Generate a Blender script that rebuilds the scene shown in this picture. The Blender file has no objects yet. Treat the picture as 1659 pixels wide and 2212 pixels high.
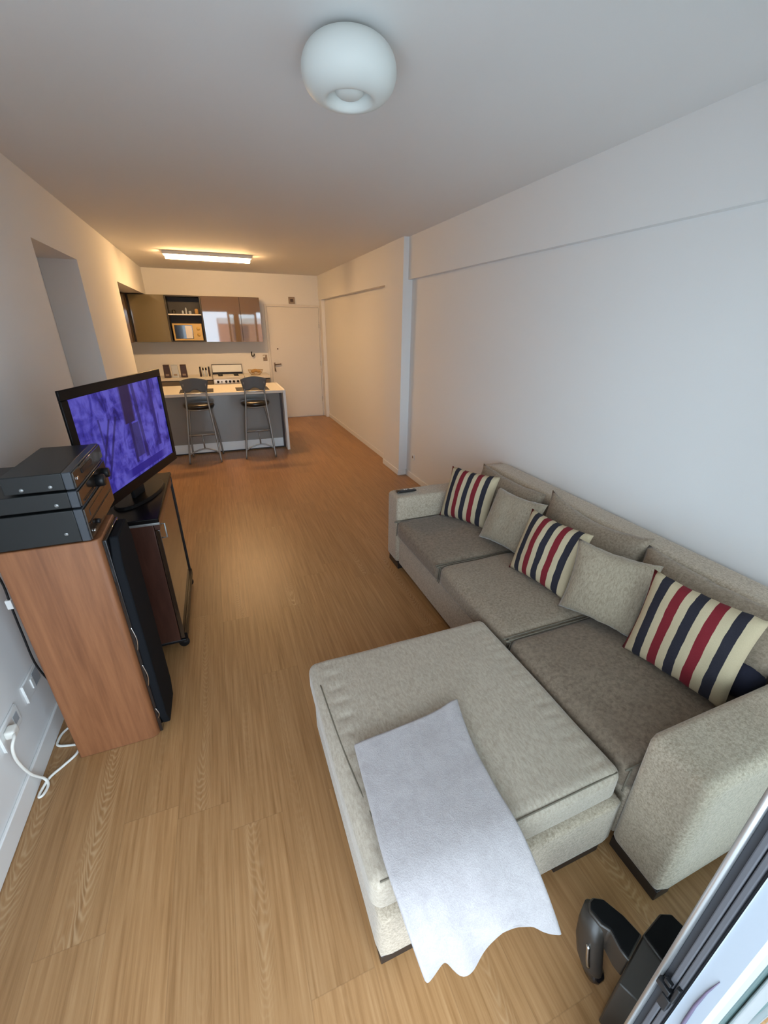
import bpy, bmesh, math, random
from mathutils import Vector, Matrix, noise
random.seed(7)
S = bpy.context.scene
COL = S.collection

# ------------------------------------------------------------------ camera
cam_d = bpy.data.cameras.new('camera'); cam = bpy.data.objects.new('camera', cam_d); COL.objects.link(cam)
cam_d.sensor_fit = 'VERTICAL'; cam_d.sensor_height = 24.0
cam_d.lens = 894.02 * 24.0 / 2212.0
cam_d.clip_start = 0.01
RX = Vector((0.9338048, -0.35768318, 0.00844615))
RY = Vector((-0.13957489, -0.3859221, -0.91191172))
RZ = Vector((0.32943504, 0.85036867, -0.4102995))
m = Matrix.Identity(4)
for i in range(3):
    m[i][0] = RX[i]; m[i][1] = -RY[i]; m[i][2] = -RZ[i]
m[2][3] = 1.7544
cam.matrix_world = m
S.camera = cam

# ------------------------------------------------------------------ world, light, exposure
W = bpy.data.worlds.new('sky'); S.world = W; W.use_nodes = True
bg = W.node_tree.nodes['Background']
bg.inputs[0].default_value = (0.69, 0.85, 1.0, 1); bg.inputs[1].default_value = 7.4
S.view_settings.view_transform = 'Standard'; S.view_settings.look = 'None'
S.view_settings.exposure = 0.0; S.view_settings.gamma = 1.0
S.view_settings.use_curve_mapping = False
STRIP_POWER = 135.0
# sampling guide for the sky in the balcony opening
pl = bpy.data.lights.new('sky_portal', 'AREA'); pl.shape = 'RECTANGLE'; pl.size = 2.95; pl.size_y = 2.15
pl.cycles.is_portal = True
po = bpy.data.objects.new('sky_portal', pl); COL.objects.link(po)
po.location = (0.575, -0.12, 1.075); po.rotation_euler = (math.radians(90), 0, 0)

# ------------------------------------------------------------------ materials
def mat(name, col, rough=0.5, metal=0.0, spec=0.5, ior=None, coat=0.0, sheen=0.0, emit=None, estr=0.0, alpha=1.0, trans=0.0):
    M = bpy.data.materials.new(name); M.use_nodes = True
    b = M.node_tree.nodes['Principled BSDF']
    b.inputs['Base Color'].default_value = (*col, 1)
    b.inputs['Roughness'].default_value = rough; b.inputs['Metallic'].default_value = metal
    b.inputs['Specular IOR Level'].default_value = spec
    if ior: b.inputs['IOR'].default_value = ior
    if coat: b.inputs['Coat Weight'].default_value = coat; b.inputs['Coat Roughness'].default_value = 0.03
    if sheen: b.inputs['Sheen Weight'].default_value = sheen; b.inputs['Sheen Roughness'].default_value = 0.4
    if emit: b.inputs['Emission Color'].default_value = (*emit, 1); b.inputs['Emission Strength'].default_value = estr
    b.inputs['Alpha'].default_value = alpha
    if trans: b.inputs['Transmission Weight'].default_value = trans
    return M

class NT:
    """small helper to wire shader nodes"""
    def __init__(s, M):
        s.t = M.node_tree; s.b = s.t.nodes['Principled BSDF']
    def n(s, typ, **kw):
        nd = s.t.nodes.new(typ)
        for k, v in kw.items(): setattr(nd, k, v)
        return nd
    def l(s, a, b): s.t.links.new(a, b)
    def math(s, op, a, b=None, c=None, clamp=False):
        nd = s.n('ShaderNodeMath', operation=op, use_clamp=clamp)
        for i, v in enumerate((a, b, c)):
            if v is None: continue
            if isinstance(v, (int, float)): nd.inputs[i].default_value = v
            else: s.l(v, nd.inputs[i])
        return nd.outputs[0]
    def mix(s, f, a, b, blend='MIX'):
        nd = s.n('ShaderNodeMix', data_type='RGBA', blend_type=blend)
        for i, v in ((0, f), (6, a), (7, b)):
            if isinstance(v, (int, float)): nd.inputs[i].default_value = v
            elif isinstance(v, tuple): nd.inputs[i].default_value = (*v, 1) if len(v) == 3 else v
            else: s.l(v, nd.inputs[i])
        return nd.outputs[2]
    def coord(s, which='Object', scale=(1, 1, 1), loc=(0, 0, 0)):
        tc = s.n('ShaderNodeTexCoord'); mp = s.n('ShaderNodeMapping')
        mp.inputs['Scale'].default_value = scale; mp.inputs['Location'].default_value = loc
        s.l(tc.outputs[which], mp.inputs[0]); return mp.outputs[0]
    def noise(s, vec, scale, detail=4, rough=0.5, dist=0.0):
        nd = s.n('ShaderNodeTexNoise'); s.l(vec, nd.inputs['Vector'])
        nd.inputs['Scale'].default_value = scale; nd.inputs['Detail'].default_value = detail
        nd.inputs['Roughness'].default_value = rough; nd.inputs['Distortion'].default_value = dist
        return nd.outputs[0]
    def ramp(s, f, stops, interp='LINEAR'):
        nd = s.n('ShaderNodeValToRGB'); nd.color_ramp.interpolation = interp
        e = nd.color_ramp.elements
        while len(e) < len(stops): e.new(0.5)
        for i, (p, c) in enumerate(stops):
            e[i].position = p; e[i].color = (*c, 1)
        s.l(f, nd.inputs[0]); return nd.outputs[0]
    def bump(s, h, strength=0.3, dist=0.01):
        nd = s.n('ShaderNodeBump'); nd.inputs['Strength'].default_value = strength; nd.inputs['Distance'].default_value = dist
        s.l(h, nd.inputs['Height']); s.l(nd.outputs[0], s.b.inputs['Normal'])

def plaster(name, col, rough=0.85):
    M = mat(name, col, rough, spec=0.2); N = NT(M)
    c = N.coord(); f = N.noise(c, 180, 2)
    N.bump(f, 0.06, 0.003)
    g = N.noise(c, 1.3, 3)
    N.l(N.mix(N.math('MULTIPLY', g, 0.12), col, tuple(x * 0.93 for x in col)), N.b.inputs['Base Color'])
    return M

def floor_mat():
    M = mat('oak_laminate', (0.4, 0.25, 0.12), 0.36, spec=0.42); N = NT(M)
    tc = N.n('ShaderNodeTexCoord'); sp = N.n('ShaderNodeSeparateXYZ'); N.l(tc.outputs['Object'], sp.inputs[0])
    x, y = sp.outputs[0], sp.outputs[1]
    PW, PL = 0.192, 1.29
    xi = N.math('FLOOR', N.math('DIVIDE', x, PW))
    wn = N.n('ShaderNodeTexWhiteNoise', noise_dimensions='1D'); N.l(xi, wn.inputs['W'])
    yo = N.math('ADD', y, N.math('MULTIPLY', wn.outputs[0], PL))
    yi = N.math('FLOOR', N.math('DIVIDE', yo, PL))
    wn2 = N.n('ShaderNodeTexWhiteNoise', noise_dimensions='2D')
    cb = N.n('ShaderNodeCombineXYZ'); N.l(xi, cb.inputs[0]); N.l(yi, cb.inputs[1]); N.l(cb.outputs[0], wn2.inputs['Vector'])
    pid = wn2.outputs[0]
    # plank-local coordinates with a random shift
    fx = N.math('SUBTRACT', N.math('FRACT', N.math('DIVIDE', x, PW)), 0.5)
    fy = N.math('FRACT', N.math('DIVIDE', yo, PL))
    # cathedral grain: nested parabolas along the plank
    wob = N.n('ShaderNodeCombineXYZ')
    N.l(N.math('MULTIPLY', x, 6.0), wob.inputs[0]); N.l(N.math('MULTIPLY', y, 1.1), wob.inputs[1]); N.l(N.math('MULTIPLY', pid, 40.0), wob.inputs[2])
    nz = N.noise(wob.outputs[0], 1.6, 3, 0.5)
    off = N.math('MULTIPLY', N.math('SUBTRACT', pid, 0.5), 0.35)
    cx_ = N.math('ADD', N.math('SUBTRACT', fx, off), N.math('MULTIPLY', N.math('SUBTRACT', nz, 0.5), 0.35))
    par = N.math('MULTIPLY', N.math('MULTIPLY', cx_, cx_), 2.1)
    ph = N.math('ADD', N.math('SUBTRACT', y, par), N.math('MULTIPLY', nz, 0.55))
    ring = N.math('SINE', N.math('MULTIPLY', ph, 2 * math.pi / 0.036))
    ring = N.math('MULTIPLY', N.math('ADD', ring, 1.0), 0.5)
    ring = N.math('POWER', ring, 2.2)
    # where the cathedral shows at all
    msk = N.noise(wob.outputs[0], 0.8, 2, 0.5)
    msk = N.math('MULTIPLY', N.math('SUBTRACT', msk, 0.47), 6.0, clamp=True)
    wn3 = N.n('ShaderNodeTexWhiteNoise', noise_dimensions='1D'); N.l(N.math('ADD', pid, 3.7), wn3.inputs['W'])
    msk = N.math('MULTIPLY', msk, N.math('ADD', 0.18, N.math('MULTIPLY', N.math('GREATER_THAN', wn3.outputs[0], 0.58), 0.82)))
    msk = N.math('MULTIPLY', msk, N.math('SUBTRACT', 1.0, N.math('MULTIPLY', N.math('ABSOLUTE', cx_), 3.4), clamp=True))
    # fine straight fibre
    fb = N.n('ShaderNodeCombineXYZ')
    N.l(N.math('MULTIPLY', x, 75.0), fb.inputs[0]); N.l(N.math('MULTIPLY', y, 2.4), fb.inputs[1]); N.l(N.math('MULTIPLY', pid, 91.0), fb.inputs[2])
    fib = N.noise(fb.outputs[0], 1.0, 5, 0.62)
    fb2 = N.n('ShaderNodeCombineXYZ')
    N.l(N.math('MULTIPLY', x, 16.0), fb2.inputs[0]); N.l(N.math('MULTIPLY', y, 0.9), fb2.inputs[1]); N.l(N.math('MULTIPLY', pid, 33.0), fb2.inputs[2])
    br = N.noise(fb2.outputs[0], 1.0, 3, 0.5)
    base = N.ramp(fib, [(0.28, (0.258, 0.126, 0.046)), (0.5, (0.368, 0.194, 0.079)), (0.72, (0.455, 0.258, 0.117))])
    base = N.mix(N.math('MULTIPLY', br, 0.30), base, (0.315, 0.157, 0.062))
    base = N.mix(N.math('MULTIPLY', N.math('MULTIPLY', ring, msk), 0.62), base, (0.56, 0.37, 0.20))
    tone = N.math('ADD', 0.90, N.math('MULTIPLY', pid, 0.16))
    tn = N.n('ShaderNodeCombineXYZ')
    for i in range(3): N.l(tone, tn.inputs[i])
    base = N.mix(1.0, base, tn.outputs[0], 'MULTIPLY')
    ex = N.math('ABSOLUTE', fx)
    seam = N.math('GREATER_THAN', ex, 0.4935)
    ey = N.math('ABSOLUTE', N.math('SUBTRACT', fy, 0.5))
    seam = N.math('MAXIMUM', seam, N.math('GREATER_THAN', ey, 0.4988))
    base = N.mix(N.math('MULTIPLY', seam, 0.20), base, (0.12, 0.065, 0.03))
    N.l(base, N.b.inputs['Base Color'])
    N.l(N.math('ADD', 0.30, N.math('MULTIPLY', fib, 0.14)), N.b.inputs['Roughness'])
    N.bump(N.math('SUBTRACT', fib, N.math('MULTIPLY', seam, 1.5)), 0.10, 0.002)
    return M

def chenille(name, dark, light, streak=(1, 1, 1), scale=55, bump=0.5, sheen=0.35):
    M = mat(name, light, 0.95, spec=0.08, sheen=sheen); N = NT(M)
    c = N.coord('Object', streak)
    f = N.noise(c, scale * 2.2, 4, 0.6, 0.5)
    g = N.noise(N.coord(), 7.0, 4, 0.55)
    fine = N.noise(N.coord(), 320, 2, 0.6)
    h = N.math('ADD', N.math('MULTIPLY', f, 0.7), N.math('MULTIPLY', fine, 0.3))
    col = N.ramp(h, [(0.36, dark), (0.60, light)])
    col = N.mix(N.math('MULTIPLY', N.math('SUBTRACT', g, 0.35), 0.8, clamp=True), col, tuple(x * 0.82 for x in light))
    N.l(col, N.b.inputs['Base Color'])
    N.bump(h, bump, 0.004)
    return M

def stripe_mat():
    # stripes across the pillow's own width (object x runs -0.5..0.5 of the pillow)
    M = mat('striped_weave', (0.5, 0.42, 0.3), 0.95, spec=0.05, sheen=0.04); N = NT(M)
    tc = N.n('ShaderNodeTexCoord'); sp = N.n('ShaderNodeSeparateXYZ'); N.l(tc.outputs['UV'], sp.inputs[0])
    u = N.math('ADD', sp.outputs[0], N.math('MULTIPLY', N.math('SUBTRACT', N.noise(tc.outputs['UV'], 9, 2), 0.5), 0.012))
    cr, nv, rd = (0.56, 0.45, 0.29), (0.018, 0.018, 0.030), (0.20, 0.010, 0.020)
    stops = [(0, rd), (0.035, cr), (0.125, nv), (0.215, cr), (0.29, rd), (0.38, cr), (0.455, nv), (0.545, cr), (0.62, rd), (0.71, cr), (0.79, nv), (0.88, cr)]
    col = N.ramp(u, stops, 'CONSTANT')
    wv = N.noise(N.coord('UV', (260, 60, 1)), 1.0, 3, 0.6)
    col = N.mix(N.math('MULTIPLY', wv, 0.30), col, (0.10, 0.085, 0.07))
    N.l(col, N.b.inputs['Base Color'])
    N.bump(wv, 0.4, 0.003)
    return M

def wood_mat(name, c1, c2, rough, axis_scale, coat=0.0, spec=0.4):
    M = mat(name, c2, rough, spec=spec, coat=coat); N = NT(M)
    c = N.coord('Object', axis_scale)
    f = N.noise(c, 1.0, 6, 0.62, 0.8)
    fine = N.noise(N.coord('Object', tuple(a * 5 for a in axis_scale)), 1.0, 4, 0.6)
    k = N.math('ADD', N.math('MULTIPLY', f, 0.65), N.math('MULTIPLY', fine, 0.35))
    N.l(N.ramp(k, [(0.30, c1), (0.66, c2)]), N.b.inputs['Base Color'])
    return M

MT = {}
MT['wall'] = plaster('white_wall_paint', (0.80, 0.795, 0.785))
MT['ceiling'] = plaster('white_ceiling_paint', (0.80, 0.79, 0.775))
MT['floor'] = floor_mat()
MT['trim'] = mat('white_trim', (0.82, 0.81, 0.79), 0.45)
MT['door'] = mat('white_door_paint', (0.74, 0.71, 0.67), 0.5)
MT['tile'] = mat('balcony_tile', (0.35, 0.34, 0.33), 0.7)
MT['sofa'] = chenille('sofa_chenille', (0.285, 0.226, 0.160), (0.520, 0.428, 0.325), (1, 1, 1), 60)
MT['seat'] = chenille('sofa_seat_shaded', (0.150, 0.111, 0.077), (0.255, 0.195, 0.142), (1, 1, 1), 30, 0.25, 0.25)  # same sofa fabric, nap and shading painted in as a darker tone
MT['backcush'] = chenille('sofa_back_midtone', (0.195, 0.148, 0.104), (0.330, 0.260, 0.190), (1, 1, 1), 40, 0.3, 0.25)  # mid tone of the sofa fabric, also on the middle seat
MT['ottotop'] = chenille('ottoman_top_chenille', (0.335, 0.275, 0.208), (0.470, 0.398, 0.315), (1.0, 0.4, 1), 55, 0.35)
MT['beige'] = chenille('beige_pillow_cloth', (0.232, 0.182, 0.125), (0.375, 0.305, 0.220), (3, 1, 3), 22, 0.4)
MT['stripe'] = stripe_mat()
MT['seam'] = mat('dark_seam_thread', (0.15, 0.125, 0.09), 0.9)
MT['darkwood'] = wood_mat('espresso_wood', (0.034, 0.013, 0.009), (0.078, 0.032, 0.022), 0.28, (8, 8, 1.2), coat=0.3)
MT['legwood'] = mat('dark_plinth_wood', (0.022, 0.015, 0.012), 0.45)
MT['cherry'] = wood_mat('cherry_veneer', (0.145, 0.052, 0.021), (0.290, 0.118, 0.050), 0.42, (14, 14, 0.9))
MT['blk'] = mat('black_plastic', (0.008, 0.008, 0.009), 0.4, spec=0.35)
MT['blkgloss'] = mat('glossy_black', (0.008, 0.007, 0.008), 0.08, coat=0.5)
MT['blktop'] = mat('satin_black', (0.005, 0.004, 0.004), 0.32, spec=0.12)
MT['grille'] = mat('black_grille_cloth', (0.007, 0.008, 0.010), 0.8, spec=0.12)
MT['amp'] = mat('charcoal_metal', (0.013, 0.014, 0.014), 0.40, spec=0.35)
MT['ampbezel'] = mat('slate_bezel', (0.048, 0.054, 0.064), 0.4, spec=0.35)
MT['ampfront'] = mat('smoked_front', (0.030, 0.022, 0.016), 0.12, coat=0.4)
MT['chrome'] = mat('chrome', (0.62, 0.62, 0.62), 0.2, metal=1.0)
MT['steel'] = mat('brushed_grey_steel', (0.30, 0.31, 0.31), 0.38, metal=0.7)
MT['stoolback'] = mat('grey_plastic_back', (0.125, 0.135, 0.142), 0.5)
MT['stoolseat'] = mat('black_vinyl', (0.010, 0.007, 0.005), 0.30, coat=0.3)
MT['greygloss'] = mat('grey_lacquer', (0.27, 0.268, 0.26), 0.16, spec=0.5, coat=0.35)
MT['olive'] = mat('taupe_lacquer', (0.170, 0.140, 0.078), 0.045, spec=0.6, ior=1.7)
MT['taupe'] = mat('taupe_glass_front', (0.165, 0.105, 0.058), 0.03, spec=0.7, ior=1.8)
MT['carcass'] = mat('dark_carcass', (0.030, 0.028, 0.026), 0.5)
MT['counter'] = mat('white_quartz', (0.74, 0.70, 0.63), 0.3)
MT['lowcab'] = mat('brown_grey_front', (0.16, 0.135, 0.105), 0.3)
MT['alu'] = mat('anodised_aluminium', (0.62, 0.62, 0.62), 0.32, metal=0.85)
MT['skirtalu'] = mat('brushed_aluminium_plinth', (0.88, 0.95, 1.0), 0.30, metal=0.0)
MT['rubber'] = mat('grey_rubber', (0.075, 0.073, 0.080), 0.6)
MT['rubberdk'] = mat('dark_rubber', (0.022, 0.022, 0.026), 0.6)
MT['frame'] = mat('white_frame_paint', (0.34, 0.37, 0.41), 0.35)
MT['white'] = mat('white_plastic', (0.82, 0.82, 0.80), 0.4)
MT['cablew'] = mat('white_cable', (0.80, 0.78, 0.72), 0.45)
MT['opal'] = mat('opal_glass', (0.72, 0.75, 0.72), 0.5, spec=0.25)
MT['strip'] = mat('warm_tube', (1, 0.9, 0.7), 0.5, emit=(1.0, 0.60, 0.26), estr=STRIP_POWER)
MT['vent'] = mat('brown_grey_plate', (0.30, 0.235, 0.185), 0.6)
MT['brown'] = mat('dark_brown_plastic', (0.055, 0.030, 0.026), 0.35)
MT['wicker'] = mat('honey_wicker', (0.42, 0.27, 0.11), 0.7)
MT['bread'] = mat('golden_bread', (0.50, 0.30, 0.10), 0.7)
MT['clear'] = mat('clear_plastic', (0.66, 0.74, 0.86), 0.12, alpha=0.62)
MT['stovewhite'] = mat('white_enamel', (0.78, 0.76, 0.72), 0.2, coat=0.4)
MT['microsteel'] = mat('steel_lit_gold', (0.56, 0.37, 0.10), 0.35, metal=0.1)  # yellow kitchen light put into the steel's colour
MT['navy'] = mat('navy_cloth', (0.004, 0.005, 0.020), 0.85)
MT['chairplastic'] = mat('black_chair_plastic', (0.016, 0.013, 0.011), 0.33, spec=0.5)
MT['brick'] = mat('red_brick', (0.42, 0.20, 0.13), 0.85)
MT['plasterband'] = mat('pale_render', (0.62, 0.56, 0.50), 0.85)
MT['winglass'] = mat('dark_window_glass', (0.05, 0.06, 0.07), 0.1)
MT['handle'] = mat('bronze_handle', (0.10, 0.065, 0.05), 0.35, metal=0.6)

def fleece():
    M = mat('lilac_white_fleece', (0.72, 0.69, 0.70), 1.0, spec=0.05, sheen=0.15); N = NT(M)
    c = N.coord(); f = N.noise(c, 260, 4, 0.7); g = N.noise(c, 26, 4, 0.6, 1.0)
    h = N.math('ADD', N.math('MULTIPLY', f, 0.55), N.math('MULTIPLY', g, 0.45))
    N.l(N.ramp(h, [(0.3, (0.335, 0.302, 0.295)), (0.62, (0.435, 0.395, 0.388))]), N.b.inputs['Base Color'])
    N.bump(h, 0.55, 0.006); return M
MT['fleece'] = fleece()

def screen_mat():
    M = mat('tv_picture', (0.005, 0.005, 0.012), 0.3, spec=0.2); N = NT(M)
    tc = N.n('ShaderNodeTexCoord'); sp = N.n('ShaderNodeSeparateXYZ'); N.l(tc.outputs['UV'], sp.inputs[0])
    u, v = sp.outputs[0], sp.outputs[1]
    nz = N.noise(tc.outputs['UV'], 5.0, 6, 0.62, 1.2)
    nz2 = N.noise(N.coord('UV', (14, 3, 1)), 1.0, 5, 0.6, 1.0)
    k = N.math('ADD', N.math('MULTIPLY', nz, 0.5), N.math('MULTIPLY', nz2, 0.5))
    col = N.ramp(k, [(0.38, (0.010, 0.006, 0.20)), (0.46, (0.055, 0.045, 0.46)), (0.56, (0.150, 0.135, 0.74))])
    def band(col, a, b, w, c, lo=None, hi=None, amt=0.85):
        # dark streak where |u-(a+b*v)|<w and lo<v<hi
        d = N.math('ABSOLUTE', N.math('SUBTRACT', u, N.math('ADD', a, N.math('MULTIPLY', v, b))))
        f = N.math('SUBTRACT', 1.0, N.math('DIVIDE', d, w), clamp=True)
        f = N.math('MULTIPLY', f, 3.0, clamp=True)
        if lo is not None: f = N.math('MULTIPLY', f, N.math('GREATER_THAN', v, lo))
        if hi is not None: f = N.math('MULTIPLY', f, N.math('LESS_THAN', v, hi))
        return N.mix(N.math('MULTIPLY', f, amt), col, c)
    dk = (0.012, 0.006, 0.10)
    col = band(col, 0.50, 0.03, 0.075, (0.018, 0.006, 0.055), 0.60, None, 0.95)
    col = band(col, 0.56, 0.0, 0.060, (0.030, 0.026, 0.165), 0.20, 0.58, 0.85)
    col = band(col, 0.50, 0.02, 0.018, dk, 0.15, 0.7)
    col = band(col, 0.645, -0.02, 0.022, dk, 0.15, 1.0, 0.7)
    col = band(col, 0.84, 0.0, 0.022, (0.012, 0.006, 0.20), 0.2, 1.0, 0.9)
    col = band(col, 0.12, 0.35, 0.014, dk, 0.15, 0.72, 0.7)
    col = band(col, 0.05, 0.35, 0.012, dk, 0.2, 0.72, 0.7)
    col = band(col, 0.20, 0.0, 0.010, dk, 0.38, 0.75, 0.6)
    col = band(col, 0.62, 0.0, 0.30, (0.012, 0.008, 0.30), 0.03, 0.12, 0.9)
    N.l(col, N.b.inputs['Emission Color']); N.b.inputs['Emission Strength'].default_value = 0.60
    return M
MT['screen'] = screen_mat()

def pane_mat(name, tint, alpha):
    M = bpy.data.materials.new(name); M.use_nodes = True; t = M.node_tree
    for nd in list(t.nodes): t.nodes.remove(nd)
    out = t.nodes.new('ShaderNodeOutputMaterial'); mx = t.nodes.new('ShaderNodeMixShader'); tr = t.nodes.new('ShaderNodeBsdfTransparent'); gl = t.nodes.new('ShaderNodeBsdfGlossy'); fr = t.nodes.new('ShaderNodeFresnel')
    tr.inputs[0].default_value = (*tint, 1); gl.inputs['Roughness'].default_value = 0.02; gl.inputs[0].default_value = (0.55, 0.72, 0.70, 1); fr.inputs[0].default_value = 1.45
    t.links.new(fr.outputs[0], mx.inputs[0]); t.links.new(tr.outputs[0], mx.inputs[1]); t.links.new(gl.outputs[0], mx.inputs[2]); t.links.new(mx.outputs[0], out.inputs[0])
    return M
MT['pane'] = pane_mat('sea_green_pane', (0.955, 0.975, 0.97), 0.35)

# ------------------------------------------------------------------ geometry helpers
def link(name, me, material, parent=None):
    o = bpy.data.objects.new(name, me); COL.objects.link(o)
    if material is not None: me.materials.append(material)
    if parent is not None: o.parent = parent
    return o
def finish(bm, name, material, parent=None, smooth=False, bevel=0.0, seg=2, sub=0):
    bmesh.ops.recalc_face_normals(bm, faces=bm.faces)
    me = bpy.data.meshes.new(name); bm.to_mesh(me); bm.free()
    if smooth:
        for p in me.polygons: p.use_smooth = True
    o = link(name, me, material, parent)
    if bevel:
        md = o.modifiers.new('bevel', 'BEVEL'); md.width = bevel; md.segments = seg; md.limit_method = 'ANGLE'
        md.harden_normals = False
        for p in me.polygons: p.use_smooth = True
        try: me.set_sharp_from_angle(angle=math.radians(40))
        except Exception: pass
    if sub:
        s2 = o.modifiers.new('sub', 'SUBSURF'); s2.levels = sub; s2.render_levels = sub
    return o
def bbox(bm, x0, y0, z0, x1, y1, z1):
    vs = [bm.verts.new((x, y, z)) for z in (z0, z1) for y in (y0, y1) for x in (x0, x1)]
    for f in ((0, 1, 3, 2), (4, 6, 7, 5), (0, 4, 5, 1), (2, 3, 7, 6), (0, 2, 6, 4), (1, 5, 7, 3)):
        bm.faces.new([vs[i] for i in f])
def box(name, lo, hi, material, parent=None, bevel=0.0, seg=2):
    bm = bmesh.new(); bbox(bm, *lo, *hi); return finish(bm, name, material, parent, bevel=bevel, seg=seg)
def boxes(name, lst, material, parent=None, bevel=0.0):
    bm = bmesh.new()
    for lo, hi in lst: bbox(bm, *lo, *hi)
    return finish(bm, name, material, parent, bevel=bevel)
def prism(name, poly, z0, z1, material, parent=None, bevel=0.0, axis='z', seg=2):
    """poly = 2-D outline; axis z: (x,y); axis x: (y,z) extruded in x; axis y: (x,z) extruded in y"""
    bm = bmesh.new()
    def P(a, b, h): return {'z': (a, b, h), 'x': (h, a, b), 'y': (a, h, b)}[axis]
    lo = [bm.verts.new(P(a, b, z0)) for a, b in poly]; hi = [bm.verts.new(P(a, b, z1)) for a, b in poly]
    n = len(poly)
    bm.faces.new(lo); bm.faces.new(hi[::-1])
    for i in range(n): bm.faces.new((lo[i], lo[(i + 1) % n], hi[(i + 1) % n], hi[i]))
    return finish(bm, name, material, parent, bevel=bevel, seg=seg)
def smooth_path(pts, n=8):
    P = [Vector(p) for p in pts]; out = []
    for i in range(len(P) - 1):
        p0 = P[max(i - 1, 0)]; p1 = P[i]; p2 = P[i + 1]; p3 = P[min(i + 2, len(P) - 1)]
        for k in range(n):
            t = k / n
            out.append(0.5 * ((2 * p1) + (p2 - p0) * t + (2 * p0 - 5 * p1 + 4 * p2 - p3) * t * t + (3 * p1 - p0 - 3 * p2 + p3) * t ** 3))
    out.append(P[-1]); return out
def add_tube(bm, pts, r, seg=10, closed=False):
    P = [Vector(p) for p in pts]; rings = []; up = Vector((0, 0, 1)); N_ = len(P); prev = None
    for i, p in enumerate(P):
        a = P[i - 1] if (i > 0 or closed) else P[i]; b = P[(i + 1) % N_] if (i < N_ - 1 or closed) else P[i]
        d = (b - a).normalized()
        if prev is None:
            n1 = d.cross(up if abs(d.z) < 0.95 else Vector((1, 0, 0))).normalized()
        else:
            n1 = (prev - d * prev.dot(d)).normalized()
        prev = n1; n2 = d.cross(n1)
        rr = r[i] if isinstance(r, (list, tuple)) else r
        rings.append([bm.verts.new(p + (n1 * math.cos(2 * math.pi * k / seg) + n2 * math.sin(2 * math.pi * k / seg)) * rr) for k in range(seg)])
    for i in range(N_ if closed else N_ - 1):
        A, B = rings[i], rings[(i + 1) % N_]
        for k in range(seg): bm.faces.new((A[k], A[(k + 1) % seg], B[(k + 1) % seg], B[k]))
    if not closed: bm.faces.new(rings[0][::-1]); bm.faces.new(rings[-1])
def tube(name, pts, r, material, parent=None, seg=10, smooth_n=0, closed=False):
    bm = bmesh.new(); add_tube(bm, smooth_path(pts, smooth_n) if smooth_n else pts, r, seg, closed)
    return finish(bm, name, material, parent, smooth=True)
def lathe(name, prof, material, parent=None, loc=(0, 0, 0), seg=40, axis='z', smooth=True):
    bm = bmesh.new(); rings = []
    for r, h in prof:
        row = []
        for k in range(seg):
            a = 2 * math.pi * k / seg; c, s_ = r * math.cos(a), r * math.sin(a)
            v = {'z': (c, s_, h), 'y': (c, h, s_), 'x': (h, c, s_)}[axis]
            row.append(bm.verts.new(Vector(v) + Vector(loc)))
        rings.append(row)
    for i in range(len(rings) - 1):
        for k in range(seg): bm.faces.new((rings[i][k], rings[i][(k + 1) % seg], rings[i + 1][(k + 1) % seg], rings[i + 1][k]))
    for row in (rings[0], rings[-1]):
        if (row[0].co - row[1].co).length > 1e-5: bm.faces.new(row)
    bmesh.ops.remove_doubles(bm, verts=bm.verts, dist=1e-6)
    return finish(bm, name, material, parent, smooth=smooth)
def cushion(name, lo, hi, r, material, parent=None, puff=0.0, pz=True, n=18, wav=0.0, seed=0, bottom=0.3):
    """rounded box whose faces swell by puff"""
    lo, hi = Vector(lo), Vector(hi); c = (lo + hi) / 2; h = (hi - lo) / 2
    bm = bmesh.new(); bmesh.ops.create_cube(bm, size=2.0)
    bmesh.ops.subdivide_edges(bm, edges=bm.edges[:], cuts=n, use_grid_fill=True)
    for v in bm.verts:
        p = Vector(v.co)
        # denser towards the edges
        q = Vector([math.copysign(1 - (1 - abs(t)) ** 1.0, t) for t in p])
        w = Vector((q.x * h.x, q.y * h.y, q.z * h.z))
        inner = Vector([max(-(h[i] - r), min(h[i] - r, w[i])) for i in range(3)])
        # stretch so the border cells land in the rounded zone
        d = w - inner
        for i in range(3):
            if abs(p[i]) > 0.9999: d[i] = math.copysign(r, p[i])
        if d.length > 1e-9: w = inner + d.normalized() * r
        bz = (1 - q.x ** 2) * (1 - q.y ** 2)
        bx = (1 - q.y ** 2) * (1 - q.z ** 2); by = (1 - q.x ** 2) * (1 - q.z ** 2)
        w.z += puff * bz * (1 if q.z > 0 else bottom * -1) * (abs(q.z) ** 1.5)
        w.x += 0.35 * puff * bx * math.copysign(abs(q.x) ** 1.5, q.x)
        w.y += 0.35 * puff * by * math.copysign(abs(q.y) ** 1.5, q.y)
        if wav:
            w.z += wav * noise.noise(Vector((w.x * 6 + seed, w.y * 6, seed))) * max(0, q.z)
        v.co = w + c
    return finish(bm, name, material, parent, smooth=True)
def empty(name, loc, label, cat, group=None):
    o = bpy.data.objects.new(name, None); COL.objects.link(o); o.location = loc; o.empty_display_size = 0.1
    o['label'] = label; o['category'] = cat
    if group: o['group'] = group
    return o
def tag(o, label, cat, group=None):
    o['label'] = label; o['category'] = cat
    if group: o['group'] = group
    return o
def struct(o): o['kind'] = 'structure'; return o
def rebase(e):
    """children were modelled in world space: keep them there under the empty e (moved or not)"""
    inv = Matrix.Translation(e.location).inverted()
    for ch in e.children: ch.matrix_parent_inverse = inv
    return e
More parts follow.
